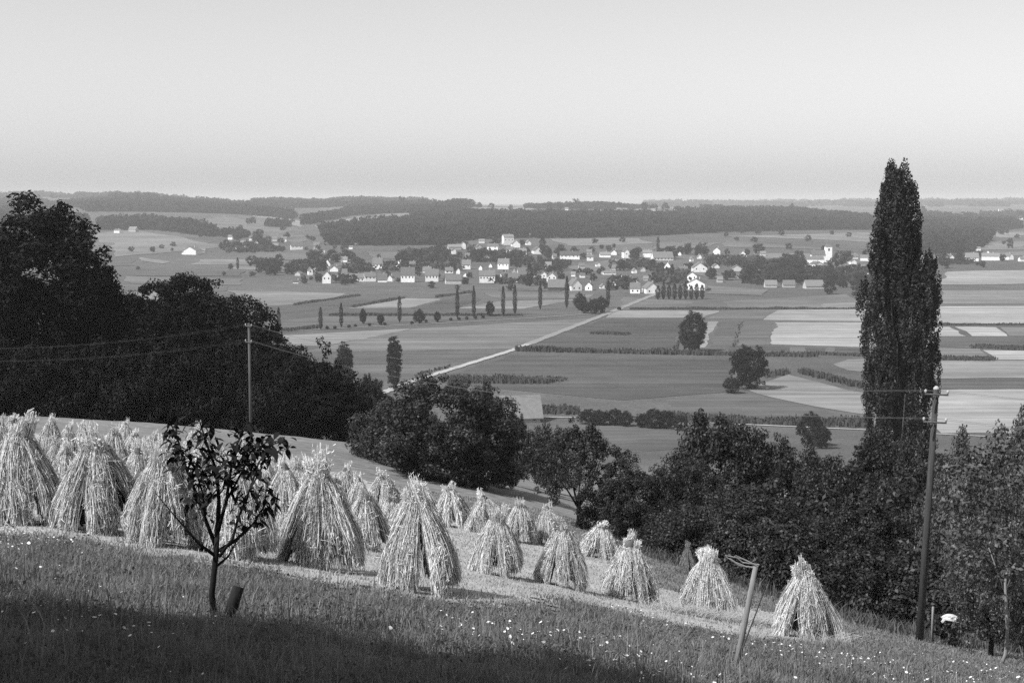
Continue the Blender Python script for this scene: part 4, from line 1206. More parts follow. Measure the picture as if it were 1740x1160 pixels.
# garden hedges, shrubs and orchards that fill the village between its trees: nobody could count them
HP = [[(430, 452), (500, 452), (500, 466), (430, 464)], [(500, 447), (545, 447), (545, 464), (505, 466)], [(395, 414), (470, 418), (480, 428), (390, 430)],
      [(590, 452), (635, 452), (635, 464), (590, 465)], [(650, 452), (780, 452), (780, 462), (650, 463)], [(690, 430), (760, 424), (765, 446), (690, 446)], [(795, 430), (900, 434), (900, 446), (795, 446)],
      [(905, 448), (960, 444), (960, 462), (905, 464)], [(985, 470), (1030, 468), (1030, 488), (985, 488)], [(1040, 448), (1120, 446), (1125, 460), (1060, 458)], [(1035, 480), (1070, 478), (1070, 492), (1035, 494)],
      [(1205, 438), (1290, 440), (1290, 456), (1205, 454)], [(1265, 460), (1300, 462), (1300, 484), (1262, 482)], [(1300, 458), (1480, 458), (1470, 482), (1300, 478)], [(1110, 464), (1165, 464), (1165, 486), (1115, 482)],
      [(575, 474), (600, 474), (600, 482), (575, 482)], [(840, 474), (920, 476), (920, 486), (840, 482)], [(1600, 436), (1650, 438), (1650, 450), (1600, 450)]]
for k, q in enumerate(HP):
    if k in (0, 8): continue
    sb = wood(q, 9.5, 4.6, '', 700 + k, leafs=12); sb.name = 'village_shrubbery'; sb.data.materials[0] = M['leaf_village']
wood_band(-100, 190, 3500, 4200, 15, 13, 21, -0.2)
wood_band(190, 270, 3900, 4300, 12, 20, 22, -3)
wood_band(265, 440, 3500, 4300, 14, 13, 31, -.7)
wood_band(430, 600, 3700, 5000, 17, 12, 23, .2)
wood_band(600, 800, 3500, 4600, 16, 13, 32, .1)
wood_band(735, 795, 3250, 3550, 12, 17, 28, -3)
wood_band(800, 1150, 3450, 4100, 15, 10, 24, .9)
wood_band(1150, 1480, 2900, 3600, 13, 12, 25, -.1)
wood_band(1550, 1800, 3400, 4200, 15, 13, 26, .2)
wood_band(-200, 350, 5000, 6000, 24, 15, 27, .5)
wood_band(560, 720, 5000, 5800, 22, 15, 33, .3)
wood_band(1100, 1900, 6500, 9500, 50, 18, 29, .9)

# ------------------------------------------------------------------ stooks
def strand_strip(P0, P1, sag, wdt, r, seg=3):
    """n straws from P0 to P1 bending by sag (n,3): strips of seg quads"""
    n = len(P0)
    ts = np.linspace(0, 1, seg + 1)
    d = P1 - P0
    side = np.cross(d, r.normal(0, 1, (n, 3))); side /= np.linalg.norm(side, axis=1, keepdims=True) + 1e-9
    Vv = []
    for t in ts:
        c = P0 + d * t + sag * (4 * t * (1 - t))
        w = (wdt * (1 - .3 * t))[:, None]
        Vv.append(c - side * w); Vv.append(c + side * w)
    Vv = np.stack(Vv, 1).reshape(-1, 3)
    k = np.arange(n) * 2 * (seg + 1)
    Fs = []
    for s in range(seg): Fs.append(np.stack([k + 2 * s, k + 2 * s + 1, k + 2 * s + 3, k + 2 * s + 2], -1))
    return Vv, np.vstack(Fs)


def sheaf_mesh(a, Rb, hn, seed, n=420, foot=0.17, wmul=1.0, gap=0, lift=0.0, neck=.17):
    """one leaning sheaf, from the ground at angle a up to the neck; straw over a heart coloured dark like the shade inside"""
    r = RS(seed)
    f = np.array([math.cos(a) * Rb, math.sin(a) * Rb, lift])
    tang = np.array([-math.sin(a), math.cos(a), 0]); outw = np.array([math.cos(a), math.sin(a), 0])
    u = r.uniform(-1, 1, n); v = r.normal(0, .35, n)
    P0 = f + tang * (u * foot + r.normal(0, .03, n))[:, None] + outw * (v * foot * .7 + (1 - u ** 2) * foot * .35)[:, None]
    P0[:, 2] = np.abs(r.normal(0, .10, n)) + lift
    ang = a + u * .38 + r.normal(0, .08, n)
    rn = neck * (1 + r.uniform(-.45, .12, n))
    P1 = np.stack([np.cos(ang) * rn, np.sin(ang) * rn, hn + r.uniform(-.06, .12, n)], -1)
    nb = 11
    bi = np.clip(((u + 1) / 2 * nb + r.normal(0, .25, n)).astype(int), 0, nb - 1)      # handfuls inside the sheaf
    bo = r.normal(0, .045, nb)[bi]; bt = r.normal(0, .05, nb)[bi]; bl_ = np.abs(r.normal(0, .13, nb))[bi]
    P0 = P0 + outw * bo[:, None] + tang * bt[:, None]; P0[:, 2] += bl_ * (r.rand(n) < .8)
    s0 = np.where(r.rand(n) < .6, r.uniform(.0, .75, n), 0)
    s1 = np.where(s0 > 0, np.minimum(1, s0 + r.uniform(.18, .5, n)), 1)
    Q0 = P0 + (P1 - P0) * s0[:, None]; Q1 = P0 + (P1 - P0) * s1[:, None]
    j0 = (s0 > 0)[:, None] * (outw * r.uniform(0, .07, n)[:, None] + tang * r.normal(0, .035, n)[:, None])
    j1 = (s0 > 0)[:, None] * (outw * r.uniform(-.01, .04, n)[:, None] + tang * r.normal(0, .035, n)[:, None])
    belly = outw * (.26 * s0 * (1 - s0))[:, None]
    P0 = Q0 + j0 + belly; P1 = Q1 + j1 + outw * (.26 * s1 * (1 - s1))[:, None]
    sag = outw * (.065 * (1 - s0) + r.normal(0, .03, n))[:, None] + tang * r.normal(0, .05, n)[:, None]
    V1, F1 = strand_strip(P0, P1, sag * np.clip(s1 - s0, .2, 1)[:, None], r.uniform(.0022, .0048, n) * wmul, r)
    # short pieces, ears and bent straws lying over the outside
    m = int(n * .7)
    ii_ = r.randint(0, n, m)
    q = r.uniform(.03, .95, m)
    base = P0[ii_] + (P1[ii_] - P0[ii_]) * q[:, None] + outw * (.02 * np.sin(math.pi * q) + .01)[:, None] + outw * np.abs(r.normal(0, .015, m))[:, None]
    ln = r.uniform(.04, .16, m)
    dirv = tang * r.normal(0, .5, m)[:, None] + outw * r.uniform(-.1, .45, m)[:, None] + np.array([0, 0, 1]) * r.uniform(-1.3, .5, m)[:, None]
    tip = base + dirv * ln[:, None]
    V2, F2 = strand_strip(base, tip, np.zeros((m, 3)), r.uniform(.0025, .006, m) * wmul, r, 1)
    F2 = F2 + len(V1)
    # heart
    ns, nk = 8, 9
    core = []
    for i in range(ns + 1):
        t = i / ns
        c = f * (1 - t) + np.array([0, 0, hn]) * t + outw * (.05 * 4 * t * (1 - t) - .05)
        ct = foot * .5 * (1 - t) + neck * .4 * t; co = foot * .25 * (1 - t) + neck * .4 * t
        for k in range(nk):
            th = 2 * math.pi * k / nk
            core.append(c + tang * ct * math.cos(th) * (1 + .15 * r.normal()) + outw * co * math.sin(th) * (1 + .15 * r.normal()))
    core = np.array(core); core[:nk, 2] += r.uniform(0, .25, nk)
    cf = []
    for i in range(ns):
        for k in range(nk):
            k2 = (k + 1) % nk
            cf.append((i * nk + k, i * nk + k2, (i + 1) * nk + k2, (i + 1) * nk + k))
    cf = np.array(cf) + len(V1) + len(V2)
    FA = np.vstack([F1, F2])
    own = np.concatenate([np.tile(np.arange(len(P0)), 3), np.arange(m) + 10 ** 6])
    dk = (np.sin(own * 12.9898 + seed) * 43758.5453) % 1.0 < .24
    return np.vstack([V1, V2, core]), [FA[~dk], cf, FA[dk]]


def tuft_mesh(hn, top, seed, n=260, flare=.2, wmul=1.0, lean=(0, 0), neck=.17):
    r = RS(seed)
    # straws stand in a few bundles of different height
    nb = 7
    ba = r.uniform(0, 6.28, nb); bq = r.uniform(.1, .9, nb); bh = r.uniform(.35, .95, nb); bh[0] = 1.08
    bi = r.randint(0, nb, n)
    a = ba[bi] + r.normal(0, .4, n)
    q = np.clip(bq[bi] + r.normal(0, .18, n), 0, 1)
    P0 = np.stack([np.cos(a) * neck * .9 * q, np.sin(a) * neck * .9 * q, hn - r.uniform(.0, .12, n)], -1)
    hh = (top - hn) * bh[bi] * r.uniform(.3, 1.08, n)
    fl = flare * q * (.75 + .5 * hh / (top - hn))
    P1 = np.stack([np.cos(a) * fl + lean[0] * hh + r.normal(0, .02, n), np.sin(a) * fl + lean[1] * hh + r.normal(0, .02, n), hn + hh], -1)
    sag = np.stack([np.cos(a) * .015, np.sin(a) * .015, np.zeros(n)], -1) + r.normal(0, .012, (n, 3))
    V1, F1 = strand_strip(P0, P1, sag, r.uniform(.003, .007, n) * wmul, r, 2)
    # ears of grain: small, along the upper half
    m = int(n * 1.3); jj = r.randint(0, n, m)
    t = r.uniform(.45, 1.0, m)[:, None]
    E0 = P0[jj] + (P1[jj] - P0[jj]) * t
    E1 = E0 + np.stack([np.cos(a[jj]) * .5 + r.normal(0, .5, m), np.sin(a[jj]) * .5 + r.normal(0, .5, m), r.uniform(-.8, 1.0, m)], -1) * r.uniform(.03, .07, m)[:, None]
    V2, F2 = strand_strip(E0, E1, np.zeros((m, 3)), r.uniform(.005, .010, m) * wmul, r, 1)
    F2 = F2 + len(V1)
    # straws and ears pressed down below the band
    m = n
    a2 = r.uniform(0, 6.28, m)
    q0 = np.stack([np.cos(a2) * neck, np.sin(a2) * neck, hn + r.uniform(-.05, .06, m)], -1)
    rr2 = r.uniform(neck * 1.0, neck * 1.0 + .13, m)
    q1 = np.stack([np.cos(a2) * rr2, np.sin(a2) * rr2, hn - r.uniform(.05, .42, m)], -1)
    V3, F3 = strand_strip(q0, q1, np.stack([np.cos(a2) * .015, np.sin(a2) * .015, np.full(m, .02)], -1), r.uniform(.003, .007, m) * wmul, r, 2)
    F3 = F3 + len(V1) + len(V2)
    core = []
    nk = 10
    for i, (z, q_) in enumerate([(hn - .3, neck * 1.05), (hn, neck * .8), (hn + (top - hn) * .3, flare * .6), (hn + (top - hn) * .55, flare * .25)]):
        for k in range(nk):
            th = 2 * math.pi * k / nk
            core.append((math.cos(th) * q_ * (1 + .2 * r.normal()) + lean[0] * max(0, z - hn), math.sin(th) * q_ * (1 + .2 * r.normal()) + lean[1] * max(0, z - hn), z))
    cf = []
    for i in range(3):
        for k in range(nk):
            k2 = (k + 1) % nk
            cf.append((i * nk + k, i * nk + k2, (i + 1) * nk + k2, (i + 1) * nk + k))
    return np.vstack([V1, V2, V3, core]), [np.vstack([F1, F2, F3]), np.array(cf) + len(V1) + len(V2) + len(V3)]


def band_mesh(hn, seed, neck):
    mb = MB()
    pts = [(math.cos(t) * neck * 1.0, math.sin(t) * neck * 1.0, hn + .05 * math.sin(t + seed)) for t in np.linspace(0, 2 * math.pi, 17)]
    mb.tube(pts, [.012] * 17, 6, .15)
    return mb.mesh('band', M['straw_core'], True)


def stook_variant(seed, full=True, wmul=1.0, straw='straw', neck=None):
    """height about 1.85, base radius about 0.7"""
    r = random.Random(seed)
    hn = 1.38 + r.uniform(-.07, .05)
    neck = neck or r.uniform(.13, .18)
    parts = []
    k = 8
    a0 = r.uniform(0, 6.28)
    for i in range(k):
        a = a0 + 2 * math.pi * i / k + r.uniform(-.28, .28)
        Rb = r.uniform(.42, .62)
        V_, F_ = sheaf_mesh(a, Rb, hn, seed * 31 + i, n=1150 if full else 420, foot=r.uniform(.09, .15), wmul=wmul, lift=r.choice([0, 0, .03, .10, .2]), neck=neck)
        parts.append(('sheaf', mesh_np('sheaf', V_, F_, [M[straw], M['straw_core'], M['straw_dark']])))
    V_, F_ = tuft_mesh(hn, hn + r.uniform(.40, .52), seed * 7 + 1, n=760 if full else 280, flare=r.uniform(.16, .24), wmul=wmul, lean=(r.uniform(-.3, .3), r.uniform(-.2, .2)), neck=neck)
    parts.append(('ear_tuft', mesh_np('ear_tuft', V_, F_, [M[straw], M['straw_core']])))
    parts.append(('band', band_mesh(hn, seed, neck)))
    return parts


SV = [stook_variant(11 + i, True) for i in range(7)]
SF = [stook_variant(61 + i, False, 1.5) for i in range(4)]
SO = stook_variant(91, False, 2.0, 'straw_old')


def put_stook(px, ytop, ybase, wpx, parts, rz, label, group, D=None, name='stook'):
    b = hit(px, ybase) if D is None else ground_at(px, D)
    s = b.y / F
    H = (ybase - ytop) * s if D is None else (pt(px, ytop, D).z - b.z)
    Wd = wpx * s
    e = root(name, b, label, 'stook', group, rz=rz, rx=.06 * math.sin(px * 1.7), ry=.06 * math.sin(px * .9), sc=(Wd / 1.42, Wd / 1.42, H / 1.84))
    for nm, me in parts: ob(nm, me, e)
    return e


FR = [(40, 698, 890, 154, 'large straw stook in the front row, first from the left'),
      (172, 712, 908, 164, 'large spreading stook in the front row with a sheaf slid out at its left foot'),
      (277, 735, 926, 154, 'large front-row stook just left of the sapling'),
      (404, 755, 950, 150, 'shaded front-row stook directly behind the sapling'),
      (543, 766, 968, 150, 'large front-row stook with a wide ear tuft, right of the sapling'),
      (712, 803, 1006, 146, 'tallest looking front-row stook with a dark streak on its right flank'),
      (846, 856, 979, 98, 'medium stook with two slanted straws on top, right of the tallest one'),
      (956, 868, 998, 100, 'medium stook with a broad round shoulder, centre of the field'),
      (1068, 898, 1022, 102, 'medium stook third from the right end of the front row'),
      (1205, 922, 1045, 106, 'medium stook just left of the leaning post'),
      (1362, 938, 1084, 112, 'last stook at the right end of the row, standing alone')]
for k, (x, yt, yb, w, lab) in enumerate(FR):
    put_stook(x, yt, yb, w * 1.05, SV[k % 7], k * 1.3, lab, 'stooks of the front row')
BR = [(0, 706, 800, 62), (20, 698, 782, 58), (84, 703, 790, 56), (115, 714, 786, 44), (145, 712, 776, 42), (118, 756, 836, 66), (212, 712, 784, 44), (190, 716, 806, 60), (258, 732, 812, 60),
      (236, 742, 840, 64), (352, 722, 826, 66), (330, 716, 800, 50), (505, 770, 884, 84), (470, 762, 860, 60), (588, 785, 862, 54), (655, 790, 870, 60), (625, 822, 936, 84), (684, 838, 920, 62),
      (770, 815, 897, 66), (825, 830, 906, 62), (886, 842, 922, 62), (930, 852, 926, 52), (1017, 880, 948, 72), (60, 742, 846, 60), (440, 790, 880, 70), (50, 720, 812, 60), (160, 735, 822, 60), (228, 724, 798, 50), (288, 730, 820, 56), (378, 745, 850, 62), (412, 738, 826, 54),
      (448, 762, 862, 60), (532, 778, 858, 56), (566, 800, 884, 56), (606, 800, 888, 56), (664, 836, 908, 54), (722, 818, 890, 54), (-18, 722, 830, 60), (98, 738, 818, 52), (108, 742, 862, 70), (228, 744, 872, 70), (334, 756, 892, 68), (480, 770, 905, 70)]
BR.sort()
for k, (x, yt, yb, w) in enumerate(BR):
    lab = {1017: 'small squat stook alone behind the row, below the forked orchard tree', 505: 'big stook close behind the front row, left of the wide tufted one'}.get(x, '%s smaller stook from the left in the rows behind' % ordinal(k))
    put_stook(x, yt - 2, yb, w * 1.22, SF[k % 4], k * 1.1, lab, 'stooks in the rows behind')
put_stook(1167, 916, 976, 32, SO, .4, 'narrow grey weathered stook against the dark thicket', 'stooks in the rows behind')

# the sheaf slid out at the foot of the second stook, straws on the ground and the litter
b = hit(95, 896)
V_, F_ = sheaf_mesh(math.radians(200), .62, .55, 777, n=500, foot=.11, neck=.08)
e = root('fallen_sheaf', b + Vector((.5, 0, 0)), 'sheaf slid down at the left foot of the second front stook', 'sheaf')
ob('straw', mesh_np('straw', V_, F_, [M['straw'], M['straw_core'], M['straw_dark']]), e)

# ------------------------------------------------------------------ stubble sheet and grass
ST = [(-160, 850), (-160, 905), (60, 914), (240, 940), (420, 970), (620, 1004), (760, 1030), (900, 1034), (1100, 1054), (1300, 1088), (1430, 1104), (1450, 1088), (1400, 1060),
      (1250, 1030), (1120, 1000), (1040, 960), (980, 925), (900, 893), (780, 865), (700, 840), (600, 812), (480, 782), (360, 765), (200, 745), (0, 733), (-160, 730)]
STW = [hit(*p) for p in ST]
STP = [(p.x, p.y) for p in STW]
sheet_poly('stubble_field', STW, 0.22, 0.03, M['stubble'], jit=0.35)


def scatter(n, y0, y1, t0, t1, r, power=1.0):
    y = (y0 ** power + (y1 ** power - y0 ** power) * r.rand(n)) ** (1 / power)
    t = r.uniform(t0, t1, n)
    return t * y, y


def blades(name, X, Y, h, w, material, r, lean=.35):
    n = len(X)
    z = Z(X, Y)
    a = r.uniform(0, math.pi, n); dx, dy = np.cos(a) * w, np.sin(a) * w
    la = r.uniform(0, 6.28, n); lx, ly = np.cos(la) * h * lean * r.rand(n), np.sin(la) * h * lean * r.rand(n)
    Vv = np.stack([np.stack([X - dx, Y - dy, z - .02], -1), np.stack([X + dx, Y + dy, z - .02], -1),
                   np.stack([X + lx * .4 + dx * .7, Y + ly * .4 + dy * .7, z + h * .6], -1), np.stack([X + lx, Y + ly, z + h], -1), np.stack([X + lx * .4 - dx * .7, Y + ly * .4 - dy * .7, z + h * .6], -1)], 1).reshape(-1, 3)
    k = np.arange(n) * 5
    Q_ = np.stack([k, k + 1, k + 2, k + 4], -1); T_ = np.stack([k + 4, k + 2, k + 3], -1)
    return tag(ob(name, mesh_np(name, Vv, [Q_, T_], [material, material])), kind='stuff')


r = RS(1234)
X, Y = scatter(420000, 6.5, 30, -.46, .46, r, 1.3)
inside = in_poly(X + r.normal(0, .3, len(X)), Y + r.normal(0, .3, len(Y)), STP)
keep = ~inside
X, Y = X[keep], Y[keep]
cl = np.sin(X * 1.7 + 3 * np.sin(Y * .8)) * np.sin(Y * 1.3 + 2 * np.sin(X * .7))
c2 = np.sin(X * 5.1 + 2 * np.sin(Y * 3.1)) * np.sin(Y * 4.3 + 1.5 * np.sin(X * 2.7))
h = (.05 + .09 * r.rand(len(X)) ** 2 + .04 * cl + .035 * c2) * (1 + .6 * (r.rand(len(X)) < .02))
blades('meadow_grass', X, Y, np.maximum(h, .03), r.uniform(.003, .008, len(X)) * np.clip(Y / 14, .8, 2), M['blade'], r, 1.3)
X, Y = scatter(150000, 30, 75, -.40, .46, r, 1.3)
keep = ~in_poly(X, Y, STP); X, Y = X[keep], Y[keep]
blades('meadow_grass', X, Y, r.uniform(.03, .11, len(X)), r.uniform(.012, .02, len(X)), M['blade'], r, 1.2)
# low broad-leaved herbs in clumps
nc = 900
CX_, CY_ = scatter(nc, 7.5, 30, -.45, .45, r, 1.4)
idx = np.repeat(np.arange(nc), 34); n = len(idx)
sz = r.uniform(.05, .2, nc)[idx]
hx, hy = CX_[idx] + r.normal(0, 1, n) * sz, CY_[idx] + r.normal(0, 1, n) * sz
ok = ~in_poly(hx, hy, STP); hx, hy = hx[ok], hy[ok]; n = len(hx)
M['herb'] = mat('herb_leaf', 0.10, 0.5, 2.5, trans=.2)
Vv, Ff = leaves(np.stack([hx, hy, Z(hx, hy) + r.uniform(.02, .2, n)], -1), np.tile(np.array([0, 0, 1.0]), (n, 1)), np.full(n, .022), r, jitter=.6)
tag(ob('meadow_herbs', mesh_np('herbs', Vv, Ff, M['herb'])), kind='stuff')
# stubble straws
X, Y = scatter(150000, 17, 62, -.42, .30, r, 1.2)
keep = in_poly(X, Y, STP); X, Y = X[keep], Y[keep]
blades('stubble', X, Y, r.uniform(.03, .10, len(X)), r.uniform(.005, .012, len(X)) * np.clip(Y / 24, 1, 2.2), M['straw_bit'], r, 1.2)
# straw litter in a thin swath before the right stooks
sw = [hit(*p) for p in [(1090, 1018), (1140, 1040), (1200, 1052), (1270, 1062), (1340, 1072), (1420, 1096)]]
n = 5000
seg = r.randint(0, 5, n); f = r.rand(n)
A0 = np.array([[p.x, p.y] for p in sw])
C2 = A0[seg] * (1 - f)[:, None] + A0[seg + 1] * f[:, None] + r.normal(0, .22, (n, 2))
blades('straw_litter', C2[:, 0], C2[:, 1], r.uniform(.05, .25, n), r.uniform(.006, .012, n), M['straw_bit'], r, 4.0)
# tall weeds and grass heads at the bottom
X, Y = scatter(2600, 8, 17, -.42, .42, r, 1.3)
blades('tall_weeds', X, Y, r.uniform(.2, .42, len(X)), r.uniform(.003, .007, len(X)), M['blade'], r, .5)
X, Y = scatter(5200, 9, 24, -.42, .45, r, 1.5)
kk = ~in_poly(X, Y, STP) & ((np.sin(X * 1.1) * np.sin(Y * .9 + X * .4) + r.normal(0, .5, len(X))) > .2); X, Y = X[kk], Y[kk]
blades('dry_stalks', X, Y, r.uniform(.12, .34, len(X)), r.uniform(.0018, .004, len(X)), M['straw_bit'], r, .8)
# weeds along the thicket
X, Y = [], []
for px in np.linspace(1090, 1740, 60):
    D = np.interp(px, [1090, 1200, 1500, 1740], [60, 58, 50, 47])
    p = ground_at(px, D + rnd.uniform(-2, 2))
    X += list(p.x + r.normal(0, .8, 90)); Y += list(p.y + r.normal(0, 1.2, 90))
X, Y = np.array(X), np.array(Y)
blades('thicket_weeds', X, Y, r.uniform(.1, .55, len(X)), r.uniform(.015, .03, len(X)), M['herb'], r, 1.2)


def flowers(name, X, Y, size, hh, r):
    n = len(X); z = Z(X, Y) + hh
    Vv, Fs = [], []
    k6 = 7
    ang_ = np.linspace(0, 2 * math.pi, k6, endpoint=False)
    tx, ty = r.normal(0, .35, n), r.normal(0, .35, n)
    P = np.zeros((n, k6, 3))
    for i, a in enumerate(ang_):
        s = size * r.uniform(.7, 1.15, n)
        P[:, i, 0] = X + np.cos(a) * s; P[:, i, 1] = Y + np.sin(a) * s
        P[:, i, 2] = z + np.cos(a) * s * tx + np.sin(a) * s * ty
    stem = np.stack([np.stack([X - .003, Y, z - hh], -1), np.stack([X + .003, Y, z - hh], -1), np.stack([X + .002, Y, z - .004], -1), np.stack([X - .002, Y, z - .004], -1)], 1)
    VV = np.vstack([P.reshape(-1, 3), stem.reshape(-1, 3)])
    b = np.arange(n)[:, None] * k6 + np.arange(k6)[None, :]
    s = n * k6 + np.arange(n)[:, None] * 4 + np.arange(4)[None, :]
    return tag(ob(name, mesh_np(name, VV, [b, s], [M['flower'], M['blade']])), kind='stuff')


X, Y = scatter(6000, 8, 26, -.42, .44, r, 1.6)
dens = np.sin(X * .8 + 1) * np.sin(Y * .55 + X * .3) * 1.3 + r.normal(0, .35, len(X)) - .1
keep = (dens > .35) & ~in_poly(X, Y, STP) & ((Y > 13) | (r.rand(len(X)) < .35))
X, Y = X[keep], Y[keep]
flowers('wildflowers', X, Y, .005 + .018 * r.rand(len(X)) ** 2.5, r.uniform(.08, .24, len(X)), r)

# ------------------------------------------------------------------ sapling, stakes, posts
b = ground_at(358, 13.3)
sp_ = root('sapling', b, 'young dark fruit sapling with a few big drooping leaves in the left foreground', 'tree')
SPD = 13.3
def rel(px, py, dy=0.0): return pt(px, py, SPD + dy) - b
mb = MB()
mb.tube([(0, 0, -.15), rel(360, 1010), rel(367, 945), rel(370, 895)], [.038, .030, .027, .022], 10, .08)
br = []
def branch(pts, r0, r1):
    P = [rel(x, y, d) for x, y, d in pts]
    n = len(P); mb.tube([tuple(p) for p in P], [r0 + (r1 - r0) * i / (n - 1) for i in range(n)], 7, .05)
    br.append(P)
branch([(368, 930, 0), (350, 885, .05), (338, 850, .1), (318, 800, .15), (300, 740, .2), (290, 720, .2)], .022, .006)
branch([(367, 945, 0), (340, 925, -.1), (322, 905, -.15), (300, 880, -.2), (265, 838, -.25)], .018, .004)
branch([(370, 895, 0), (372, 850, 0), (368, 800, .05), (350, 750, .05), (338, 712, .05)], .024, .006)
branch([(370, 905, 0), (385, 850, -.1), (392, 800, -.1), (400, 760, -.1), (422, 715, -.1)], .020, .006)
branch([(372, 935, 0), (400, 918, .1), (430, 890, .1), (448, 862, .15), (455, 820, .15)], .020, .005)
branch([(373, 945, 0), (395, 915, -.1), (405, 880, -.1), (425, 830, -.15), (440, 785, -.15), (462, 755, -.15), (486, 748, -.1)], .016, .004)
branch([(370, 960, 0), (388, 945, .1), (398, 925, .1)], .014, .006)
branch([(350, 885, .05), (345, 840, -.1), (330, 790, -.1), (305, 760, -.1)], .012, .004)
branch([(385, 850, -.1), (412, 800, .1), (425, 770, .1), (446, 745, .1)], .012, .004)
for P in list(br):
    for k in range(5):
        t = rnd.uniform(.3, .95) * (len(P) - 1); i_ = min(int(t), len(P) - 2); p_ = P[i_].lerp(P[i_ + 1], t - i_)
        q_ = p_ + Vector((rnd.uniform(-.13, .13), rnd.uniform(-.12, .12), rnd.uniform(.02, .14)))
        mb.tube([tuple(p_), tuple(p_.lerp(q_, .5) + Vector((0, 0, .015))), tuple(q_)], [.005, .004, .002], 5)
mb.build('trunk', M['bark_dark'], sp_, True)
# big leaves, hanging in bunches along the upper limbs
r = RS(55)
Pl, Tl = [], []
for bi, P in enumerate(br):
    if bi in (1, 6): continue
    L_ = len(P)
    for k in range(125 if bi in (0, 2, 3, 5, 7, 8) else 90):
        t = r.uniform(.3, 1.0) * (L_ - 1); i = min(int(t), L_ - 2)
        p = P[i].lerp(P[i + 1], t - i)
        if p.z < 0.95 + .1 * math.sin(k): continue
        Pl.append([p.x + r.normal(0, .055), p.y + r.normal(0, .08), p.z + r.normal(0, .04)])
        a = r.uniform(0, 6.28); Tl.append([math.cos(a), math.sin(a) * .8, r.uniform(-.9, .45)])
Pl = np.array(Pl); Tl = np.array(Tl); Tl /= np.linalg.norm(Tl, axis=1, keepdims=True)
n = len(Pl)
side = np.cross(Tl, np.array([0, 0, 1.0]) + r.normal(0, .3, (n, 3))); side /= np.linalg.norm(side, axis=1, keepdims=True)
ln = r.uniform(.055, .125, n)[:, None]; wd = ln * r.uniform(.17, .28, n)[:, None]
dn = np.array([0, 0, -1.0])
prof = [(.12, .1, 0), (.35, .85, .02), (.62, 1.0, .10), (.85, .55, .24), (1.0, .02, .38)]
Vl = []
for s_, w_, d_ in prof:
    c = Pl + Tl * ln * s_ + dn * ln * d_
    Vl += [c - side * wd * w_, c + side * wd * w_]
Vl = np.stack(Vl, 1).reshape(-1, 3)
k = np.arange(n) * 10
Fl = np.vstack([np.stack([k + 2 * s, k + 2 * s + 1, k + 2 * s + 3, k + 2 * s + 2], -1) for s in range(4)])
ob('foliage', mesh_np('foliage', Vl, Fl, M['leaf_sapling']), sp_)

b = ground_at(378, 13.2)
mb = MB(); t_ = pt(405, 996, 13.3) - b
mb.tube([(-.05, 0, -.2), tuple(t_ * .5), tuple(t_)], [.060, .057, .054], 14, .05)
e = root('leaning_stake', b, 'thick short dark stake leaning right beside the sapling', 'stake')
mb.build('stake', M['bark_dark'], e, True)

b = ground_at(1252, 15.6)
e = root('leaning_post', b, 'tall weathered wooden post leaning right in front of the last two stooks', 'post')
q = lambda x, y, d=0: pt(x, y, 15.6 + d) - b
mb = MB(); mb.tube([(0, 0, -.2), q(1262, 1075), q(1284, 962)], [.038, .034, .028], 12, .05); mb.build('post', M['post'], e, True)
mb = MB()
mb.tube([q(1254, 1130), q(1262, 1100, -.1), q(1285, 1040, -.1), q(1303, 990, -.1), q(1306, 972, -.1)], [.010, .009, .008, .006, .004], 6)
mb.tube([q(1300, 1000, -.1), q(1298, 985, -.1)], [.005, .003], 5)
mb.build('twig', M['bark'], e)
for i, (pa, pm, pe_) in enumerate([((1290, 959), (1262, 955), (1248, 944)), ((1286, 960), (1262, 949), (1232, 943)), ((1283, 964), (1256, 960), (1233, 945)), ((1288, 962), (1275, 955), (1250, 943)), ((1270, 963), (1250, 955), (1240, 948))]):
    mb = MB(); mb.tube([q(*pa), q(*pm), q(*pe_)], [.008, .007, .005], 6); mb.build('straw_stalk', M['straw_bit'], e)

b = ground_at(1598, 44.5)
e = root('fence_stake', b, 'thin pale stake beside the white cloth at the thicket edge', 'stake')
mb = MB(); mb.tube([(0, 0, -.2), (0, 0, pt(1598, 1030, 44.5).z - b.z)], [.05, .04], 8, .05); mb.build('stake', M['post'], e, True)
b = ground_at(1628, 44.5)
e = root('brush_heap', b, 'small heap of brush under the white cloth beside the right pole', 'heap')
ob('foliage', crown_mesh('foliage', M['leaf_orchard'], 808, R=.55, H=.55, zc=.5, clumps=30, per=40, leaf=.06, lobes=.2, flat=1), e)
# cloth crumpled over it
b2 = pt(1614, 1052, 43.8)
nu, nv = 22, 14
Vc = []
r = RS(9)
for i in range(nu + 1):
    for j in range(nv + 1):
        u = i / nu - .5; v = j / nv
        a = u * 2.6
        Vc.append((math.sin(a) * .24 + .02 * math.sin(9 * v + 4 * u), -math.cos(a) * .16 - .08 * v + .025 * math.sin(u * 17), .20 - v * (.20 + .08 * math.sin(u * 7)) - .16 * abs(u) - .05 * u + .015 * math.sin(u * 22 + 3 * v)))
for i in range(nu + 1):
    for j in range(5):
        u = i / nu - .5; a = u * 2.6; v = j / 4
        Vc.append((math.sin(a) * .24 * (1 - v * .9), -math.cos(a) * .16 * (1 - v) + .05 * v, .20 + .05 * math.sin(v * 2.5) - (.16 * abs(u) + .05 * u) * (1 - v)))
i, j = np.meshgrid(np.arange(nu), np.arange(nv), indexing='ij'); k = i * (nv + 1) + j
Fc = np.stack([k, k + nv + 1, k + nv + 2, k + 1], -1).reshape(-1, 4)
o0 = (nu + 1) * (nv + 1)
i, j = np.meshgrid(np.arange(nu), np.arange(4), indexing='ij'); k = o0 + i * 5 + j
Fc = np.vstack([Fc, np.stack([k, k + 5, k + 6, k + 1], -1).reshape(-1, 4)])
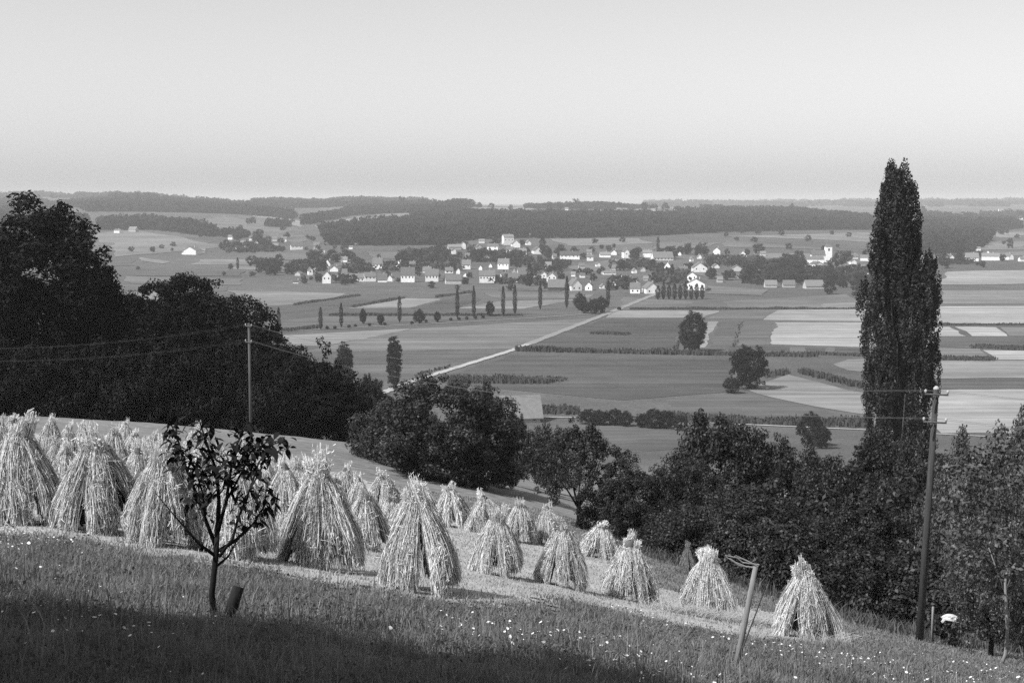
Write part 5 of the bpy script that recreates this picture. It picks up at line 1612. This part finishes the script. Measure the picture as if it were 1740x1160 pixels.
tag(ob('white_cloth', mesh_np('cloth', np.array(Vc) * np.array([1.25, 1, .75]), Fc, M['white_cloth'], True), loc=b2), 'bright white cloth draped on the brush heap beside the right pole', 'cloth')
b = ground_at(1710, 29)
e = root('slim_trunk_tree', b, 'slim pale forked trunk at the lower right edge of the meadow', 'tree')
mb = MB(); mb.tube([(0, 0, -.2), pt(1709, 1110, 29) - b, pt(1712, 1070, 29) - b, pt(1708, 990, 29) - b, pt(1716, 930, 29.2) - b], [.045, .04, .035, .028, .015], 10, .06)
mb.tube([pt(1711, 1000, 29) - b, pt(1735, 930, 29) - b], [.02, .008], 8)
mb.tube([pt(1709, 1010, 29) - b, pt(1680, 930, 29.3) - b], [.02, .008], 8)
mb.build('trunk', M['post'], e, True)
ob('crown', crown_mesh('crown', M['leaf_fruit'], 811, R=1.5, H=1.7, zc=3.2, clumps=90, per=70, leaf=.055, cr=(.1, .2), lobes=.3, flat=1), e)

# ------------------------------------------------------------------ power line
b = ground_at(1575, 44); topR = pt(1591, 662, 44)
pr = root('power_pole', b, 'tall dark wooden power pole with two crossarms at the right', 'pole', 'power poles')
tp = topR - b
mb = MB(); mb.tube([(0, 0, -.5), tuple(tp * .5), tuple(tp)], [.125, .105, .085], 14, .02); mb.build('mast', M['pole'], pr, True)
mb = MB(); mb.tube([tuple(tp + Vector((0, 0, 0))), tuple(tp + Vector((0, 0, .06))), tuple(tp + Vector((0, 0, .12)))], [.10, .09, .03], 14); mb.build('cap', M['porcelain'], pr, True)
arms = []
for (yy, x0) in ((669, 1606), (716, 1603)):
    c = pt(1588 if yy < 700 else 1585, yy, 44) - b
    a = Vector((.34, -.14, 0)); mb = MB()
    mb.tube([tuple(c - a * .9 + Vector((0, -.16, 0))), tuple(c + Vector((0, -.16, 0))), tuple(c + a + Vector((0, -.16, 0)))], [.028, .03, .028], 8)
    arm = mb.build('crossarm', M['metal'], pr, True)
    mb = MB(); mb.tube([tuple(c + Vector((0, -.15, -.02))), tuple(c + Vector((-.10, -.15, -.45)))], [.02, .02], 6); mb.build('brace', M['metal'], pr)
    ends = []
    for s in (-.85, .95):
        p = c + a * s + Vector((0, -.16, .03)); mb = MB()
        mb.tube([tuple(p), tuple(p + Vector((0, 0, .04))), tuple(p + Vector((0, 0, .09))), tuple(p + Vector((0, 0, .12)))], [.02, .04, .045, .02], 10)
        mb.build('insulator', M['porcelain'], arm, True)
        ends.append(b + p + Vector((0, 0, .1)))
    arms.append(ends)
LD = 82.0
b = ground_at(424, LD); topL = pt(423, 549, LD)
pl_ = root('power_pole', b, 'slender pale power pole at the left, before the dark wood', 'pole', 'power poles')
tp = topL - b
mb = MB(); mb.tube([(0, 0, -.5), tuple(tp * .5), tuple(tp)], [.10, .085, .075], 12, .02); mb.build('mast', M['pole_light'], pl_, True)
armsL = []
for yy in (554, 581):
    c = pt(423, yy, LD) - b; a = Vector((.22, -.25, 0)); mb = MB()
    mb.tube([tuple(c - a + Vector((0, -.14, 0))), tuple(c + a + Vector((0, -.14, 0)))], [.03, .03], 8); arm = mb.build('crossarm', M['metal'], pl_)
    ends = []
    for s in (-.95, .95):
        p = c + a * s + Vector((0, -.14, .03)); mb = MB()
        mb.tube([tuple(p), tuple(p + Vector((0, 0, .05))), tuple(p + Vector((0, 0, .12)))], [.03, .045, .02], 8); mb.build('insulator', M['porcelain'], arm, True)
        ends.append(b + p + Vector((0, 0, .1)))
    armsL.append(ends)


def wire(A, B, sag, label):
    pts = [A.lerp(B, t) - Vector((0, 0, sag * 4 * t * (1 - t))) for t in np.linspace(0, 1, 40)]
    o_ = pts[0]; mb = MB(); mb.tube([tuple(p - o_) for p in pts], [.0042] * 40, 5)
    o = mb.build('power_wire', M['wire']); o.location = o_
    tag(o, label, 'wire', 'wires of the power line')


for i, lv in enumerate(('upper', 'lower')):
    for j, fb in enumerate(('rear', 'front')):
        wire(armsL[i][j], arms[i][1 - j], 1.1, '%s %s power wire running from the left pole to the right pole' % (lv, fb))
        wire(armsL[i][j], pt(-420, 575 + 16 * i, 66 - j * .7), .9, '%s %s power wire running left from the slender pole' % (lv, fb))
        wire(arms[i][j], Vector((36 - .6 * j, 16, -3.2 - .85 * i)), .6, '%s %s power wire leaving the right pole towards the right edge' % (lv, fb))

# ------------------------------------------------------------------ unseen trees: some inferred from the foreground shadow, the rest added to block skylight
sh = crown_mesh('crown', M['leaf_wood'], 901, R=3.6, H=3.0, zc=6.2, clumps=170, per=90, leaf=.17, cr=(.12, .22), lobes=.15, flat=1)
sht = trunk_mesh('trunk', M['bark_dark'], 44, h=2.6, r0=.25, R=3, top=7)
SHT = [(-9.4, 4.3, 1.12), (-6.9, 4.3, 1.02), (-4.4, -0.2, 1.1), (-12, 1.5, 1.3), (-7, -2.5, 1.35), (-1.5, -6.5, 1.4), (-14.5, 3.2, 1.2), (-12, -8, 1.5), (5, -9, 1.4), (-5, -13, 1.6), (2.5, -5.5, 1.0)]
for k, (x, y, s_) in enumerate(SHT):
    tree('shade_tree', Vector((x, y, float(Z(x, y)))), sh, sht, 'unseen tree around the viewpoint, placed to shade the foreground grass', group='trees beside the viewpoint', rz=k * 1.4, sc=(s_, s_, s_))

# ------------------------------------------------------------------ haze: one closed box of thin air
mb = MB()
mb.box(-14500, 14500, -14500, 14500, -68, 95)
me = bpy.data.meshes.new('haze'); me.from_pydata(mb.v, [], mb.f)
hm = bpy.data.materials.new('haze'); hm.use_nodes = True
N = hm.node_tree.nodes; N.clear()
o_ = N.new('ShaderNodeOutputMaterial'); v_ = N.new('ShaderNodeVolumePrincipled')
v_.inputs['Color'].default_value = (.95, .95, .95, 1)
v_.inputs['Density'].default_value = 0.00010
v_.inputs['Anisotropy'].default_value = 0.0
hm.node_tree.links.new(v_.outputs[0], o_.inputs['Volume'])
me.materials.append(hm)
tag(ob('haze', me), kind='stuff')
